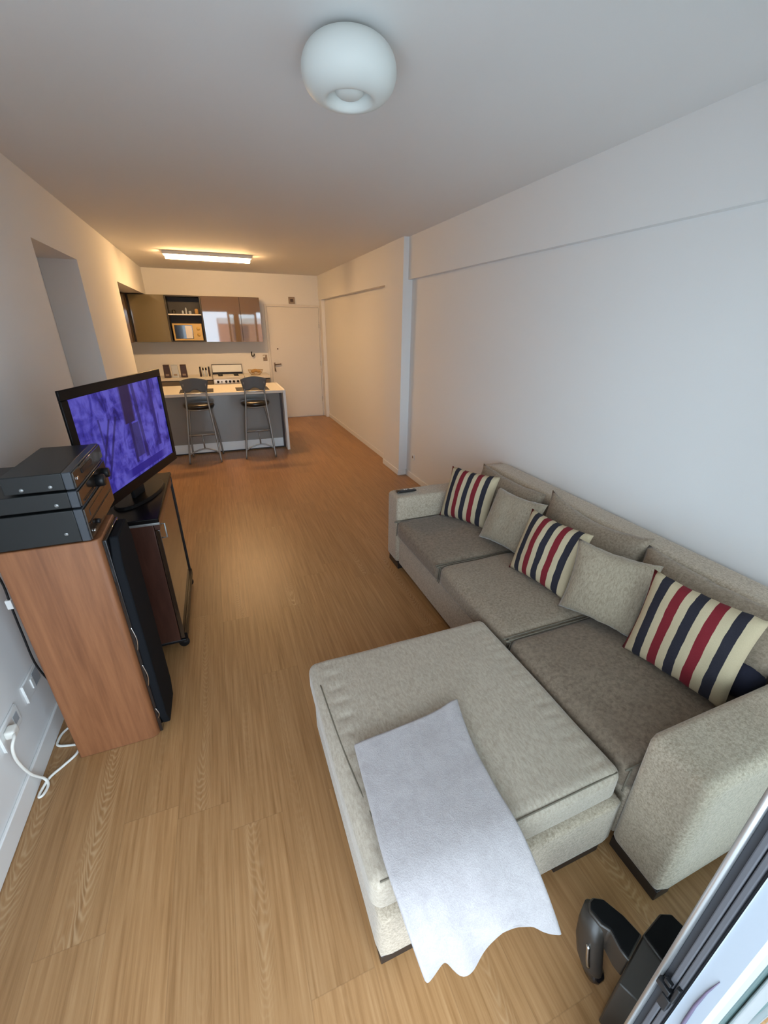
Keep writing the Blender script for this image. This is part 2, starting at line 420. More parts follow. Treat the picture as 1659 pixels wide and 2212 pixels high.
def copy_tree(o, delta, label):
    r = o.copy(); COL.objects.link(r); r.location = Vector(o.location) + Vector(delta); r['label'] = label
    for ch in list(o.children):
        c = ch.copy(); COL.objects.link(c); c.parent = r; c.matrix_parent_inverse = ch.matrix_parent_inverse.copy()
        for g in list(ch.children):
            d = g.copy(); COL.objects.link(d); d.parent = c; d.matrix_parent_inverse = g.matrix_parent_inverse.copy()
    return r

# ------------------------------------------------------------------ room shell
XL, XR, YF, HC = -0.94, 2.11, 8.778, 2.60
struct(box('floor', (-2.0, 0.05, -0.1), (2.3, 8.95, 0.0), MT['floor']))
struct(box('ceiling', (-2.0, -0.1, HC), (2.3, 8.95, HC + 0.12), MT['ceiling']))
struct(boxes('wall_left', [((-1.25, -0.1, 0), (XL, 3.534, HC)), ((-1.25, 3.534, 2.225), (XL, 4.556, HC)),
                           ((-1.25, 4.556, 0), (XL, 6.245, HC))], MT['wall']))
struct(box('wall_kitchen', (-1.85, 6.245, 0), (-1.752, YF, 2.198), MT['wall']))
struct(box('wall_return', (-1.85, 6.10, 0), (-1.25, 6.245, HC), MT['wall']))
struct(box('trim_2', (-1.85, 6.245, 2.20), (XL, YF, HC), MT['wall']))
struct(boxes('wall_right', [((XR, -0.1, 0), (2.25, 4.66, HC)), ((2.06, -0.1, 2.21), (XR, 4.66, HC)),
                            ((2.0, 4.66, 0), (2.25, 5.2, HC)), ((2.085, 5.2, 0), (2.25, YF, HC)),
                            ((2.006, 5.2, 2.195), (2.085, YF, HC))], MT['wall']))
struct(box('wall_far', (-1.85, YF, 0), (2.25, YF + 0.15, HC), MT['wall']))
struct(boxes('wall_window', [((-1.25, -0.1, 2.15), (2.25, 0.05, HC)), ((-1.25, -0.1, 0), (-0.90, 0.05, 2.15)),
                             ((2.05, -0.1, 0), (2.25, 0.05, 2.15))], MT['wall']))
struct(boxes('baseboard_left', [((XL, 0.05, 0), (XL + 0.013, 3.534, 0.10)), ((XL, 4.556, 0), (XL + 0.013, 6.245, 0.10))], MT['trim'], bevel=0.004))
struct(boxes('baseboard_right', [((2.097, 2.9, 0), (2.11, 4.66, 0.07)), ((1.988, 4.648, 0), (2.0, 5.2, 0.07)),
                                 ((2.0, 4.648, 0), (2.097, 4.66, 0.07)), ((2.073, 5.2, 0), (2.085, 8.6, 0.07))], MT['trim'], bevel=0.003))
struct(box('trim_1', (2.02, 8.60, 0), (2.085, YF, 2.20), MT['trim'], bevel=0.004))
# hallway door in the recess of the left wall
d2 = struct(box('door_2', (-1.25, 3.534, 0), (-1.205, 4.556, 2.225), MT['wall'], bevel=0.002))

# entry door
d1 = bpy.data.objects.new('door_1', None); COL.objects.link(d1); d1.location = (1.51, YF, 0); struct(d1)
boxes('door_frame', [((0.975, YF - 0.02, 0), (1.015, YF, 2.10)), ((1.995, YF - 0.02, 0), (2.018, YF, 2.10)), ((1.015, YF - 0.02, 2.065), (1.995, YF, 2.10))], MT['door'], d1, 0.003)
box('door_panel', (1.020, YF - 0.012, 0.012), (1.990, YF, 2.060), MT['door'], d1, 0.003)
bm = bmesh.new(); add_tube(bm, [(1.075, YF - 0.012, 1.045), (1.075, YF - 0.055, 1.045), (1.195, YF - 0.055, 1.055)], 0.011, 8)
finish(bm, 'door_handle', MT['handle'], d1, smooth=True)
box('lock_plate', (1.060, YF - 0.016, 0.92), (1.090, YF - 0.011, 1.08), MT['vent'], d1, 0.003)
tube('key', [(1.076, YF - 0.012, 0.975), (1.078, YF - 0.045, 0.972), (1.084, YF - 0.046, 0.91)], 0.008, MT['handle'], d1, 6)
lathe('peephole', [(0.0, -0.018), (0.012, -0.018), (0.014, -0.010), (0.0, -0.010)], MT['handle'], d1, (1.16, YF, 1.33), 12, 'y')
for z in (0.35, 1.05, 1.75): box('hinge', (1.985, YF - 0.022, z - 0.05), (1.997, YF - 0.011, z + 0.05), MT['chrome'], d1, 0.002)
rebase(d1)

# sliding balcony door whose leading edge stands close to the camera
w1 = bpy.data.objects.new('window_1', None); COL.objects.link(w1); w1.location = (1.1, 0.1, 0); struct(w1)
X0 = 0.60
boxes('inner_leaf_frame', [((X0 + 0.006, 0.134, 0.03), (X0 + 0.055, 0.144, 2.14)), ((X0 + 0.02, 0.100, 0.03), (X0 + 0.055, 0.134, 2.14)),
                           ((1.50, 0.100, 0.03), (1.56, 0.144, 2.14)), ((X0 + 0.055, 0.104, 0.03), (1.50, 0.140, 0.10)), ((X0 + 0.055, 0.104, 2.07), (1.50, 0.140, 2.14))], MT['alu'], w1, 0.002)
tube('edge_bead', [(X0 + 0.004, 0.1385, 0.03), (X0 + 0.004, 0.1385, 2.14)], 0.0052, MT['alu'], w1, 12)
box('dark_gasket', (X0 + 0.010, 0.1240, 0.03), (X0 + 0.020, 0.134, 2.14), MT['rubberdk'], w1, 0.001)
box('brush_seal', (X0 + 0.002, 0.1145, 0.03), (X0 + 0.020, 0.1235, 2.14), MT['rubber'], w1, 0.002)
box('brush_seal', (X0 + 0.002, 0.1045, 0.03), (X0 + 0.020, 0.1130, 2.14), MT['rubber'], w1, 0.002)
box('dark_gasket', (X0 + 0.012, 0.1000, 0.03), (X0 + 0.020, 0.1044, 2.14), MT['rubberdk'], w1, 0.0005)
box('inner_pane', (X0 + 0.055, 0.119, 0.10), (1.50, 0.124, 2.07), MT['pane'], w1)
prism('outer_leaf_frame', [(X0, 0.0995), (X0 + 0.003, 0.0990), (X0 + 0.0, 0.068), (X0 + 0.008, 0.062), (X0 + 0.07, 0.062), (X0 + 0.07, 0.0995)], 0.03, 2.14, MT['frame'], w1, 0.002)
box('outer_pane', (X0 + 0.07, 0.066, 0.06), (1.50, 0.070, 2.10), MT['pane'], w1)
box('pane_bar', (0.80, 0.0595, 0.06), (0.99, 0.0655, 2.10), MT['alu'], w1, 0.002)  # upright bar in front of the outer pane
box('outer_stile', (1.50, 0.062, 0.03), (1.58, 0.099, 2.14), MT['frame'], w1, 0.003)
# latch
lt = boxes('latch', [((X0 - 0.010, 0.106, 0.63), (X0 + 0.004, 0.121, 0.668)), ((X0 - 0.006, 0.104, 0.662), (X0 + 0.004, 0.110, 0.712)),
                     ((X0 - 0.008, 0.112, 0.668), (X0 + 0.004, 0.135, 0.684)), ((X0 - 0.006, 0.116, 0.690), (X0 + 0.004, 0.128, 0.700))], MT['blk'], w1, 0.0015)
tube('finger_pull', [(X0 - 0.001, 0.0785, 0.825), (X0 - 0.001, 0.0825, 0.775), (X0 - 0.001, 0.0840, 0.72), (X0 - 0.001, 0.083, 0.66), (X0 - 0.001, 0.081, 0.60)],
     [0.0006, 0.0016, 0.0024, 0.0027, 0.0020], mat('mauve_streak', (0.10, 0.075, 0.12), 0.5), w1, 8)  # thin mauve streak down the white stile
boxes('track', [((-0.90, 0.055, 0.0), (2.05, 0.15, 0.028))], MT['alu'], w1, 0.002)
boxes('head_rail', [((-0.90, 0.055, 2.142), (2.05, 0.15, 2.16))], MT['alu'], w1, 0.002)
rebase(w1)

# outside: balcony slab and the brick block across the street (mirrored in the cupboard fronts)
struct(box('balcony_floor', (-1.25, -1.6, -0.12), (2.25, 0.05, -0.02), MT['tile']))
struct(box('shading_overhang', (-1.25, -1.85, HC), (2.4, -0.1, HC + 0.12), MT['wall']))  # unseen overhang, added and deepened to cut daylight near the opening
struct(box('wall_reflected', (2.25, -1.9, -0.02), (2.4, -0.1, HC), mat('slate_green_reflected', (0.03, 0.055, 0.055), 0.8)))  # unseen dark side wall, added for the outer pane to reflect
bd = empty('apartment_building', (8, -21, -12), 'red brick apartment block across the street behind the balcony', 'building')
box('facade', (0.6, -26, -12), (10, -20, 2.2), MT['brick'], bd)
for k in range(7):
    box('floor_band', (0.6, -20.05, -10.2 + 2.0 * k), (10, -19.9, -9.8 + 2.0 * k), MT['plasterband'], bd)
for i in range(3):
    for k in range(6):
        x = 1.6 + 2.7 * i; z = -9.4 + 2.0 * k
        box('window', (x, -20.03, z), (x + 1.1, -19.95, z + 1.1), MT['winglass'], bd)
box('facade', (-9, -32, -12), (-2.5, -25, -1.0), MT['plasterband'], bd)
rebase(bd); struct(bd)

# ------------------------------------------------------------------ sofa
sofa = empty('sofa', (1.6, 1.55, 0), 'long beige-grey three-seat chenille sofa along the right wall', 'sofa')
SY0, SY1 = 0.345, 2.775
boxes('base', [((1.125, SY0 + 0.195, 0.05), (2.085, SY1 - 0.195, 0.295))], MT['sofa'], sofa, 0.012)
def armrest(y0, y1):
    # profile in (x,z) with softly rounded top
    return cushion('armrest', (1.105, y0, 0.05), (2.085, y1, 0.60), 0.030, MT['sofa'], sofa, 0.004, n=22)
armrest(SY0, SY0 + 0.195); armrest(SY1 - 0.195, SY1)
cushion('backrest', (1.90, SY0 + 0.01, 0.05), (2.092, 2.705, 0.752), 0.035, MT['sofa'], sofa, 0.004, n=22)
for k, (y0, y1) in enumerate(((1.906, 2.578), (1.214, 1.900), (0.543, 1.208))):
    s = cushion('seat_cushion', (1.097, y0, 0.287), (1.895, y1, 0.428), 0.040, MT['seat'] if k != 1 else MT['backcush'], sofa, 0.022, n=24, wav=0.006, seed=k * 7.3)
    for yy in (y0 + 0.006, y1 - 0.006):
        tube('piping', [(1.84, yy, 0.420), (1.14, yy, 0.420), (1.110, yy, 0.400), (1.102, yy, 0.30)], 0.0035, MT['seam'], s, 6, 6)
for (x, y) in ((1.14, SY0 + 0.01), (1.14, SY1 - 0.2)):
    prism('foot', [(x - 0.022, y), (x + 0.05, y), (x + 0.05, y + 0.18), (x - 0.022, y + 0.18)], 0.0, 0.052, MT['legwood'], sofa, 0.003)
for (x, y) in ((2.02, SY0 + 0.03), (2.02, SY1 - 0.2)):
    box('foot', (x, y, 0), (x + 0.05, y + 0.16, 0.052), MT['legwood'], sofa, 0.003)

def pillow_mesh(w, h, t, seed=0, ear=0.10, sag=0.0, n=22, pw=2.2, uvu=True):
    bm = bmesh.new(); uvl = bm.loops.layers.uv.new('UVMap'); grid = {}
    for s in (1, -1):
        for i in range(n + 1):
            for j in range(n + 1):
                a, b = 2 * i / n - 1, 2 * j / n - 1
                if s == -1 and (abs(a) == 1 or abs(b) == 1): grid[s, i, j] = grid[1, i, j]; continue
                px = a * (1 - ear * (1 - b * b) * abs(a) ** 3) * w / 2
                pyy = b * (1 - ear * (1 - a * a) * abs(b) ** 3) * h / 2
                if b > 0: pyy -= sag * (1 - a * a) * b
                f = max(0.0, (1 - abs(a) ** pw)) * max(0.0, (1 - abs(b) ** pw))
                z = s * t / 2 * f ** 0.50
                z += 0.010 * f * noise.noise(Vector((a * 2.4 + seed, b * 2.4, seed * 1.7 + s)))
                pyy += 0.006 * noise.noise(Vector((a * 5 + seed, b * 5, 3.1))) * abs(b)
                grid[s, i, j] = bm.verts.new((px, pyy, z))
    for s in (1, -1):
        for i in range(n):
            for j in range(n):
                ids = [(i, j), (i + 1, j), (i + 1, j + 1), (i, j + 1)]
                if s == -1: ids = ids[::-1]
                try: f = bm.faces.new([grid[s, a, b] for a, b in ids])
                except ValueError: continue
                for lp, (a, b) in zip(f.loops, ids): lp[uvl].uv = (a / n, b / n)
    return bm
def place(o, BL, BR, TL, TR, push=0.0):
    """stand a pillow (x right, y up, z towards the viewer's side) on the quad of its corners"""
    BL, BR, TL, TR = map(Vector, (BL, BR, TL, TR)); c = (BL + BR + TL + TR) / 4
    ex = ((BR - BL) + (TR - TL)).normalized(); ey = (TL - BL) + (TR - BR); ey = (ey - ex * ey.dot(ex)).normalized(); ez = ex.cross(ey)
    M = Matrix.Identity(4)
    for i in range(3): M[i][0] = ex[i]; M[i][1] = ey[i]; M[i][2] = ez[i]; M[i][3] = (c + ez * push)[i]
    o.matrix_world = M
def pillow(name, material, w, h, t, BL, BR, TL, TR, seed, label=None, cat=None, group=None, parent=None, push=0.0, ear=0.10, sag=0.0):
    bm = pillow_mesh(w, h, t, seed, ear, sag); o = finish(bm, name, material, None, smooth=True)
    place(o, BL, BR, TL, TR, push)
    if parent is not None:
        mw = o.matrix_world.copy(); o.parent = parent; o.matrix_parent_inverse = Matrix.Translation(parent.location).inverted(); o.matrix_basis = mw
    if label: tag(o, label, cat, group)
    return o
# loose back cushions
def backc(y0, y1, z0, z1, xb, xt, seed, ear, sag):
    return pillow('back_cushion', MT['backcush'], (y1 - y0), math.hypot(z1 - z0, xt - xb), 0.165, (xb, y1, z0), (xb, y0, z0), (xt, y1, z1), (xt, y0, z1), seed, parent=sofa, ear=ear, sag=sag)
rebase(sofa)
backc(1.90, 2.60, 0.43, 0.790, 1.765, 1.835, 1.3, 0.05, 0.015)
backc(1.17, 1.865, 0.43, 0.835, 1.765, 1.845, 5.3, 0.07, 0.045)
backc(0.56, 1.19, 0.43, 0.800, 1.765, 1.835, 9.1, 0.05, 0.010)

gp = 'throw pillows on the sofa'
def tp(name, material, BL, BR, TL, TR, w, h, seed, label, t=0.15, push=0.0, ear=0.07):
    return pillow(name, material, w, h, t, BL, BR, TL, TR, seed, label, 'pillow', gp, push=push, ear=ear)
tp('striped_pillow', MT['stripe'], (1.439, 2.525, 0.448), (1.617, 2.207, 0.448), (1.556, 2.60, 0.79), (1.740, 2.241, 0.79), 0.390, 0.385, 1, 'striped red, navy and cream pillow against the far armrest of the sofa')
tp('beige_pillow', MT['beige'], (1.524, 2.105, 0.448), (1.590, 1.745, 0.448), (1.641, 2.141, 0.78), (1.757, 1.783, 0.78), 0.38, 0.365, 2, 'plain beige pillow between the far striped pillow and the middle striped pillow', ear=0.10)
tp('striped_pillow', MT['stripe'], (1.480, 1.708, 0.448), (1.553, 1.363, 0.448), (1.610, 1.726, 0.785), (1.671, 1.331, 0.785), 0.390, 0.375, 3, 'middle striped pillow, standing between the two plain beige pillows', push=0.02)
tp('beige_pillow', MT['beige'], (1.476, 1.302, 0.448), (1.610, 1.000, 0.448), (1.568, 1.323, 0.80), (1.697, 1.010, 0.80), 0.37, 0.375, 4, 'plain beige pillow beside the nearest striped pillow, sagging at its lower corner', ear=0.10)
tp('striped_pillow', MT['stripe'], (1.545, 0.979, 0.448), (1.577, 0.595, 0.448), (1.588, 0.955, 0.825), (1.692, 0.590, 0.825), 0.395, 0.395, 5, 'largest-looking striped pillow, nearest the camera beside the near armrest')
nb = cushion('navy_bag', (1.66, 0.57, 0.452), (1.83, 0.74, 0.57), 0.05, MT['navy'], None, 0.01, n=10)
tag(nb, 'dark navy cloth bag tucked between the near striped pillow and the armrest', 'bag')

# ottoman
ot = empty('ottoman', (0.655, 0.965, 0), 'square beige chenille ottoman pushed against the sofa front', 'ottoman')
cushion('base', (0.204, 0.528, 0.045), (1.100, 1.395, 0.275), 0.020, MT['sofa'], ot, 0.003, n=22)
oc = cushion('cushion', (0.190, 0.545, 0.278), (1.075, 1.395, 0.418), 0.035, MT['ottotop'], ot, 0.020, n=80, wav=0.004, seed=3)
for v in oc.data.vertices:   # puckers along the two long seams
    x, y, z = v.co
    if z > 0.39:
        v.co.z += 0.0050 * math.exp(-((x - 1.005) / 0.045) ** 2) * (abs(math.sin(y * 62 + 2.5 * noise.noise(Vector((y * 9, 0, 0))))) ** 0.5 - 0.7)
        v.co.z += 0.0110 * math.exp(-((x - 0.272) / 0.030) ** 2) * (abs(math.sin(y * 44 + 1.5 * noise.noise(Vector((y * 7, 3, 0))))) ** 0.35 - 0.8)
tube('piping', [(0.215, 0.558, 0.409), (0.6, 0.552, 0.412), (1.055, 0.558, 0.409)], 0.0028, MT['seam'], oc, 6, 8)
tube('piping', [(0.262, 0.585, 0.4190), (0.236, 0.80, 0.4222), (0.222, 1.00, 0.4215), (0.215, 1.25, 0.4200)], 0.0026, MT['seam'], oc, 6, 8)
for (x, y, w, d) in ((0.212, 0.536, 0.20, 0.05), (0.86, 0.536, 0.20, 0.05), (0.212, 1.33, 0.20, 0.05), (0.86, 1.33, 0.20, 0.05)):
    box('foot', (x, y, 0), (x + w, y + d, 0.047), MT['legwood'], ot, 0.003)
rebase(ot)

# folded blanket, over the ottoman's near edge
def blanket_sheet(zoff, inset, name, parent=None, thick=0.016):
    Lp = [(0.252, 0.912, 0.463), (0.246, 0.82, 0.458), (0.238, 0.70, 0.455), (0.230, 0.58, 0.451), (0.234, 0.50, 0.434), (0.246, 0.44, 0.372), (0.262, 0.402, 0.285), (0.276, 0.398, 0.205)]
    Rp = [(0.668, 0.950, 0.466), (0.646, 0.86, 0.460), (0.628, 0.75, 0.457), (0.621, 0.62, 0.454), (0.624, 0.52, 0.444), (0.628, 0.43, 0.392), (0.640, 0.375, 0.320), (0.652, 0.352, 0.262)]
    A = smooth_path(Lp, 6); B = smooth_path(Rp, 6); n = len(A); m_ = 30
    bm = bmesh.new(); g = []
    for i in range(n):
        row = []; v = i / (n - 1)
        for j in range(m_ + 1):
            u = j / m_; uu = inset + u * (1 - 2 * inset)
            p = A[i].lerp(B[i], uu)
            # sagging far edge and folds running to the hem
            p.y -= 0.010 * math.sin(math.pi * u) * (1 - v) ** 2
            p.z += 0.010 * math.exp(-((u - 0.93) / 0.06) ** 2) * (1 - v) ** 6 + 0.004 * math.sin(u * 6.0) * (1 - v)
            h = max(0.0, (v - 0.52) / 0.48)
            p.z += h * h * (0.105 * math.exp(-((u - 0.60) / 0.24) ** 2) + 0.085 * math.exp(-((u - 0.15) / 0.055) ** 2) + 0.030 * math.exp(-(u / 0.1) ** 2) + 0.020 * math.exp(-((u - 0.27) / 0.07) ** 2))
            p.y += h * (0.016 * math.sin(u * 17) * math.exp(-((u - 0.22) / 0.22) ** 2) + 0.020 * math.exp(-((u - 0.52) / 0.25) ** 2) + 0.008 * math.sin(u * 9 + 1.0))
            p.z += 0.003 * noise.noise(Vector((p.x * 9, p.y * 9, 2.2))) + zoff * (1 - 0.55 * h)
            p.y += -zoff * 0.8 * h
            row.append(bm.verts.new(p))
        g.append(row)
    for i in range(n - 1):
        for j in range(m_): bm.faces.new((g[i][j], g[i][j + 1], g[i + 1][j + 1], g[i + 1][j]))
    o = finish(bm, name, MT['fleece'], parent, smooth=True)
    sd = o.modifiers.new('solid', 'SOLIDIFY'); sd.thickness = thick; sd.offset = 0.0
    sb = o.modifiers.new('sub', 'SUBSURF'); sb.levels = 1; sb.render_levels = 1
    return o
bl = blanket_sheet(0.014, 0.0, 'blanket')
tag(bl, 'folded pale lilac-white fleece blanket draped over the near edge of the ottoman', 'blanket')
blanket_sheet(-0.008, 0.012, 'under_fold', bl, 0.014)

# remote control on the far armrest
rc = tag(cushion('remote_control', (1.135, 2.655, 0.6055), (1.295, 2.700, 0.6225), 0.008, MT['blkgloss'], None, 0.002, n=8), 'slim black remote control lying on the far armrest of the sofa', 'remote control')
for k, (x, w) in enumerate(((1.195, 0.012), (1.212, 0.010), (1.242, 0.014), (1.260, 0.014))):
    box('button', (x, 2.668, 0.6205), (x + w, 2.688, 0.626), MT['chrome'], rc, 0.001)

# ------------------------------------------------------------------ speaker and the hi-fi stack
sp = empty('floor_speaker', (-0.645, 1.74, 0), 'tall cherry-veneered floor-standing loudspeaker by the left wall', 'speaker')
prism('cabinet', [(-0.80, 1.613), (-0.515, 1.613), (-0.494, 1.622), (-0.484, 1.640), (-0.484, 1.860), (-0.80, 1.860)], 0.0, 1.033, MT['cherry'], sp, 0.004)
prism('front_baffle', [(1.628, 0.012), (1.850, 0.012), (1.850, 1.022), (1.628, 1.022)], -0.4845, -0.470, MT['blkgloss'], sp, 0.003, axis='x')
gr = prism('grille', [(1.655, 0.030), (1.825, 0.030), (1.858, 0.110), (1.865, 0.93), (1.835, 1.018), (1.660, 1.018), (1.622, 0.93), (1.622, 0.115)], -0.470, -0.438, MT['grille'], sp, 0.006, axis='x')
for z0, z1 in ((0.50, 0.62), (0.30, 0.42), (0.10, 0.16)):
    tube('gloss_strip', [(-0.474, 1.626, z0), (-0.465, 1.6215, (z0 + z1) / 2), (-0.474, 1.626, z1)], 0.0025, MT['chrome'], gr, 6, 6)  # chrome slivers painting the gloss along the groove behind the grille
rebase(sp)

gh = 'hi-fi units stacked on the loudspeaker'
def hifi(name, label, x0, z0, z1, feat):
    e = empty(name, (-0.68, 1.81, z0), label, 'hi-fi unit', gh)
    xb = -0.535
    box('housing', (x0, 1.610, z0 + 0.006), (xb, 2.005, z1), MT['amp'], e, 0.003)
    box('bezel', (xb, 1.608, z0 + 0.006), (-0.508, 2.008, z1 + 0.001), MT['ampbezel'], e, 0.003)
    f = box('front_panel', (-0.508, 1.612, z0 + 0.009), (-0.502, 2.004, z1 - 0.003), MT['ampfront'], e, 0.0015)
    for xx, zz in ((-0.575, 0.33), (x0 + 0.05, 0.30)):
        lathe('screw', [(0.0, -0.003), (0.006, -0.003), (0.007, 0.0), (0.0, 0.0)], MT['steel'], e, (xx, 1.610, z0 + (z1 - z0) * zz), 12, 'y')
    for xx in (x0 + 0.03, -0.56):
        for yy in (1.66, 1.95): lathe('foot', [(0.0, 0), (0.015, 0), (0.015, 0.0065), (0.0, 0.0065)], MT['blk'], e, (xx, yy, z0), 12)
    feat(e, f)
    return rebase(e)
def knob(e, y, z, r, d):
    k = lathe('knob', [(0.0, d), (r * 0.9, d), (r, d - 0.004), (r, 0.0), (0.0, 0.0)], MT['blk'], e, (-0.502, y, z), 24, 'x')
def f1(e, f):
    boxes('display_strip', [((-0.502, 1.66, 1.115), (-0.5005, 1.96, 1.140))], MT['blkgloss'], f)
    knob(e, 1.70, 1.075, 0.010, 0.012)
    box('flap_line', (-0.502, 1.62, 1.098), (-0.500, 1.99, 1.102), MT['blk'], e)
    lathe('headphone_jack', [(0.0, 0.006), (0.006, 0.006), (0.007, 0), (0.0, 0)], MT['chrome'], e, (-0.502, 1.645, 1.062), 12, 'x')
def f2(e, f):
    knob(e, 1.83, 1.192, 0.024, 0.030); knob(e, 1.93, 1.192, 0.020, 0.026)
    box('button_row', (-0.502, 1.64, 1.180), (-0.4995, 1.77, 1.186), MT['blk'], e)
def f3(e, f):
    box('disc_tray', (-0.502, 1.70, 1.264), (-0.499, 1.84, 1.280), MT['blk'], e, 0.001)
    box('power_button', (-0.502, 1.63, 1.262), (-0.498, 1.645, 1.272), MT['chrome'], e, 0.001)
hifi('amplifier', 'thick black amplifier at the bottom of the hi-fi stack on the loudspeaker', -0.87, 1.033, 1.161, f1)
hifi('receiver', 'thin black hi-fi unit with round knobs in the middle of the stack', -0.87, 1.1635, 1.2285, f2)
hifi('disc_player', 'shallow black hi-fi unit at the top of the stack beside the television', -0.705, 1.2305, 1.2965, f3)
bw = tag(tube('audio_cable', [(-0.872, 1.70, 1.03), (-0.874, 1.75, 0.861), (-0.877, 1.75, 0.744), (-0.880, 1.75, 0.608), (-0.880, 1.752, 0.436), (-0.865, 1.80, 0.26), (-0.84, 1.84, 0.20)], 0.004, MT['blk'], None, 8, 6),
         'thin black cable hanging between the left wall and the loudspeaker', 'cable')
box('cable_tag', (-0.888, 1.742, 0.735), (-0.868, 1.758, 0.775), MT['white'], bw, 0.002)

# ------------------------------------------------------------------ television cabinet and television
tc = empty('tv_cabinet', (-0.62, 2.56, 0), 'dark espresso wood television cabinet on casters behind the loudspeaker', 'cabinet')
CX0, CX1, CY0, CY1 = -0.87, -0.385, 2.185, 2.935
box('top_panel', (CX0, CY0 - 0.012, 0.835), (CX1 + 0.004, CY1 + 0.012, 0.858), MT['blktop'], tc, 0.004)
box('side_panel', (CX0, CY0, 0.075), (CX1 - 0.028, CY0 + 0.020, 0.835), MT['darkwood'], tc, 0.003)
box('side_panel', (CX0, CY1 - 0.020, 0.075), (CX1 - 0.028, CY1, 0.835), MT['darkwood'], tc, 0.003)
box('back_panel', (CX0, CY0 + 0.02, 0.075), (CX0 + 0.012, CY1 - 0.02, 0.835), MT['darkwood'], tc)
box('bottom_panel', (CX0, CY0, 0.058), (CX1, CY1, 0.075), MT['blk'], tc, 0.003)
dg = box('glass_door', (CX1 - 0.026, CY0 + 0.004, 0.082), (CX1 - 0.004, CY1 - 0.004, 0.785), mat('smoked_door_glass', (0.035, 0.020, 0.012), 0.06, spec=0.8, ior=1.7), tc, 0.002)
box('top_rail', (CX1 - 0.026, CY0 + 0.004, 0.788), (CX1, CY1 - 0.004, 0.833), MT['darkwood'], tc, 0.002)
box('edge_trim', (-0.62, CY0 - 0.015, 0.823), (CX1 + 0.006, CY0 - 0.003, 0.836), MT['steel'], tc, 0.002)
bm = bmesh.new(); add_tube(bm, [(CX1 - 0.004, CY0 + 0.05, 0.72), (CX1 + 0.016, CY0 + 0.05, 0.72), (CX1 + 0.016, CY0 + 0.05, 0.80), (CX1 - 0.004, CY0 + 0.05, 0.80)], 0.004, 8)
finish(bm, 'door_handle', MT['steel'], dg, smooth=True)
box('door_edge', (CX1 - 0.004, CY1 - 0.016, 0.082), (CX1 + 0.004, CY1 - 0.004, 0.833), MT['blk'], dg, 0.001)
box('door_edge', (CX1 - 0.004, CY0 + 0.004, 0.076), (CX1 + 0.010, CY1 - 0.004, 0.118), MT['blktop'], dg, 0.001)
for x in (CX0 + 0.05, CX1 - 0.02):
    for y in (CY0 + 0.04, CY1 - 0.04):
        c = lathe('caster', [(0.0, -0.011), (0.026, -0.011), (0.029, -0.005), (0.029, 0.005), (0.026, 0.011), (0.0, 0.011)], MT['blk'], tc, (x, y, 0.029), 20, 'y')
        box('caster_fork', (x - 0.012, y - 0.015, 0.045), (x + 0.012, y + 0.015, 0.059), MT['steel'], c, 0.002)
rebase(tc)

tv = empty('television', (-0.466, 2.512, 0.858), 'flat black television showing a blue-violet picture on the dark cabinet', 'television')
PL_, PR_ = Vector((-0.606, 2.058, 0)), Vector((-0.327, 2.967, 0)); tw = (PR_ - PL_).length; th0, th1 = 0.94, 1.505
ex = (PR_ - PL_).normalized(); nrm = Vector((ex.y, -ex.x, 0))
TM = Matrix.Identity(4)
for i in range(3): TM[i][0] = ex[i]; TM[i][1] = -nrm[i]; TM[i][2] = (0, 0, 1)[i]
cc = (PL_ + PR_) / 2
TM[0][3], TM[1][3], TM[2][3] = cc.x, cc.y, 0.0
def tvp(o):
    o.data.transform(TM); return o
hw = tw / 2
o = boxes('bezel', [((-hw, 0, th1 - 0.042), (hw, 0.012, th1)), ((-hw, 0, th0), (hw, 0.012, th0 + 0.052)), ((-hw, 0, th0 + 0.052), (-hw + 0.045, 0.012, th1 - 0.042)), ((hw - 0.036, 0, th0 + 0.052), (hw, 0.012, th1 - 0.042))], MT['blktop'], tv, 0.003); tvp(o)
o = box('back_housing', (-hw + 0.07, 0.011, th0 + 0.05), (hw - 0.07, 0.055, th1 - 0.05), MT['blk'], tv, 0.01); tvp(o)
bm = bmesh.new(); uvl = bm.loops.layers.uv.new('UVMap')
sx0, sx1, sz0, sz1 = -hw + 0.044, hw - 0.035, th0 + 0.051, th1 - 0.041
def addq(bm, pts, uvs):
    f = bm.faces.new([bm.verts.new(p) for p in pts])
    for lp, q in zip(f.loops, uvs): lp[uvl].uv = q
addq(bm, [(sx0, 0.006, sz0), (sx1, 0.006, sz0), (sx1, 0.006, sz1), (sx0, 0.006, sz1)], [(0, 0), (1, 0), (1, 1), (0, 1)])
addq(bm, [(sx0, 0.0115, sz0), (sx0, 0.0115, sz1), (sx1, 0.0115, sz1), (sx1, 0.0115, sz0)], [(0, 0)] * 4)
me = bpy.data.meshes.new('screen'); bm.to_mesh(me); bm.free(); o = link('screen', me, MT['screen'], tv); tvp(o)
o = boxes('neck', [((-0.06, 0.035, 0.872), (0.06, 0.055, 0.98))], MT['blk'], tv, 0.004); tvp(o)
bm = bmesh.new(); ring0 = []; ring1 = []
for k in range(40):
    a = 2 * math.pi * k / 40
    ring0.append(bm.verts.new((0.03 + 0.235 * math.cos(a), 0.05 + 0.095 * math.sin(a), 0.858))); ring1.append(bm.verts.new((0.03 + 0.225 * math.cos(a), 0.05 + 0.088 * math.sin(a), 0.874)))
bm.faces.new(ring0); bm.faces.new(ring1[::-1])
for k in range(40): bm.faces.new((ring0[k], ring0[(k + 1) % 40], ring1[(k + 1) % 40], ring1[k]))
o = finish(bm, 'stand_base', MT['blktop'], tv, bevel=0.002); tvp(o)
rebase(tv)

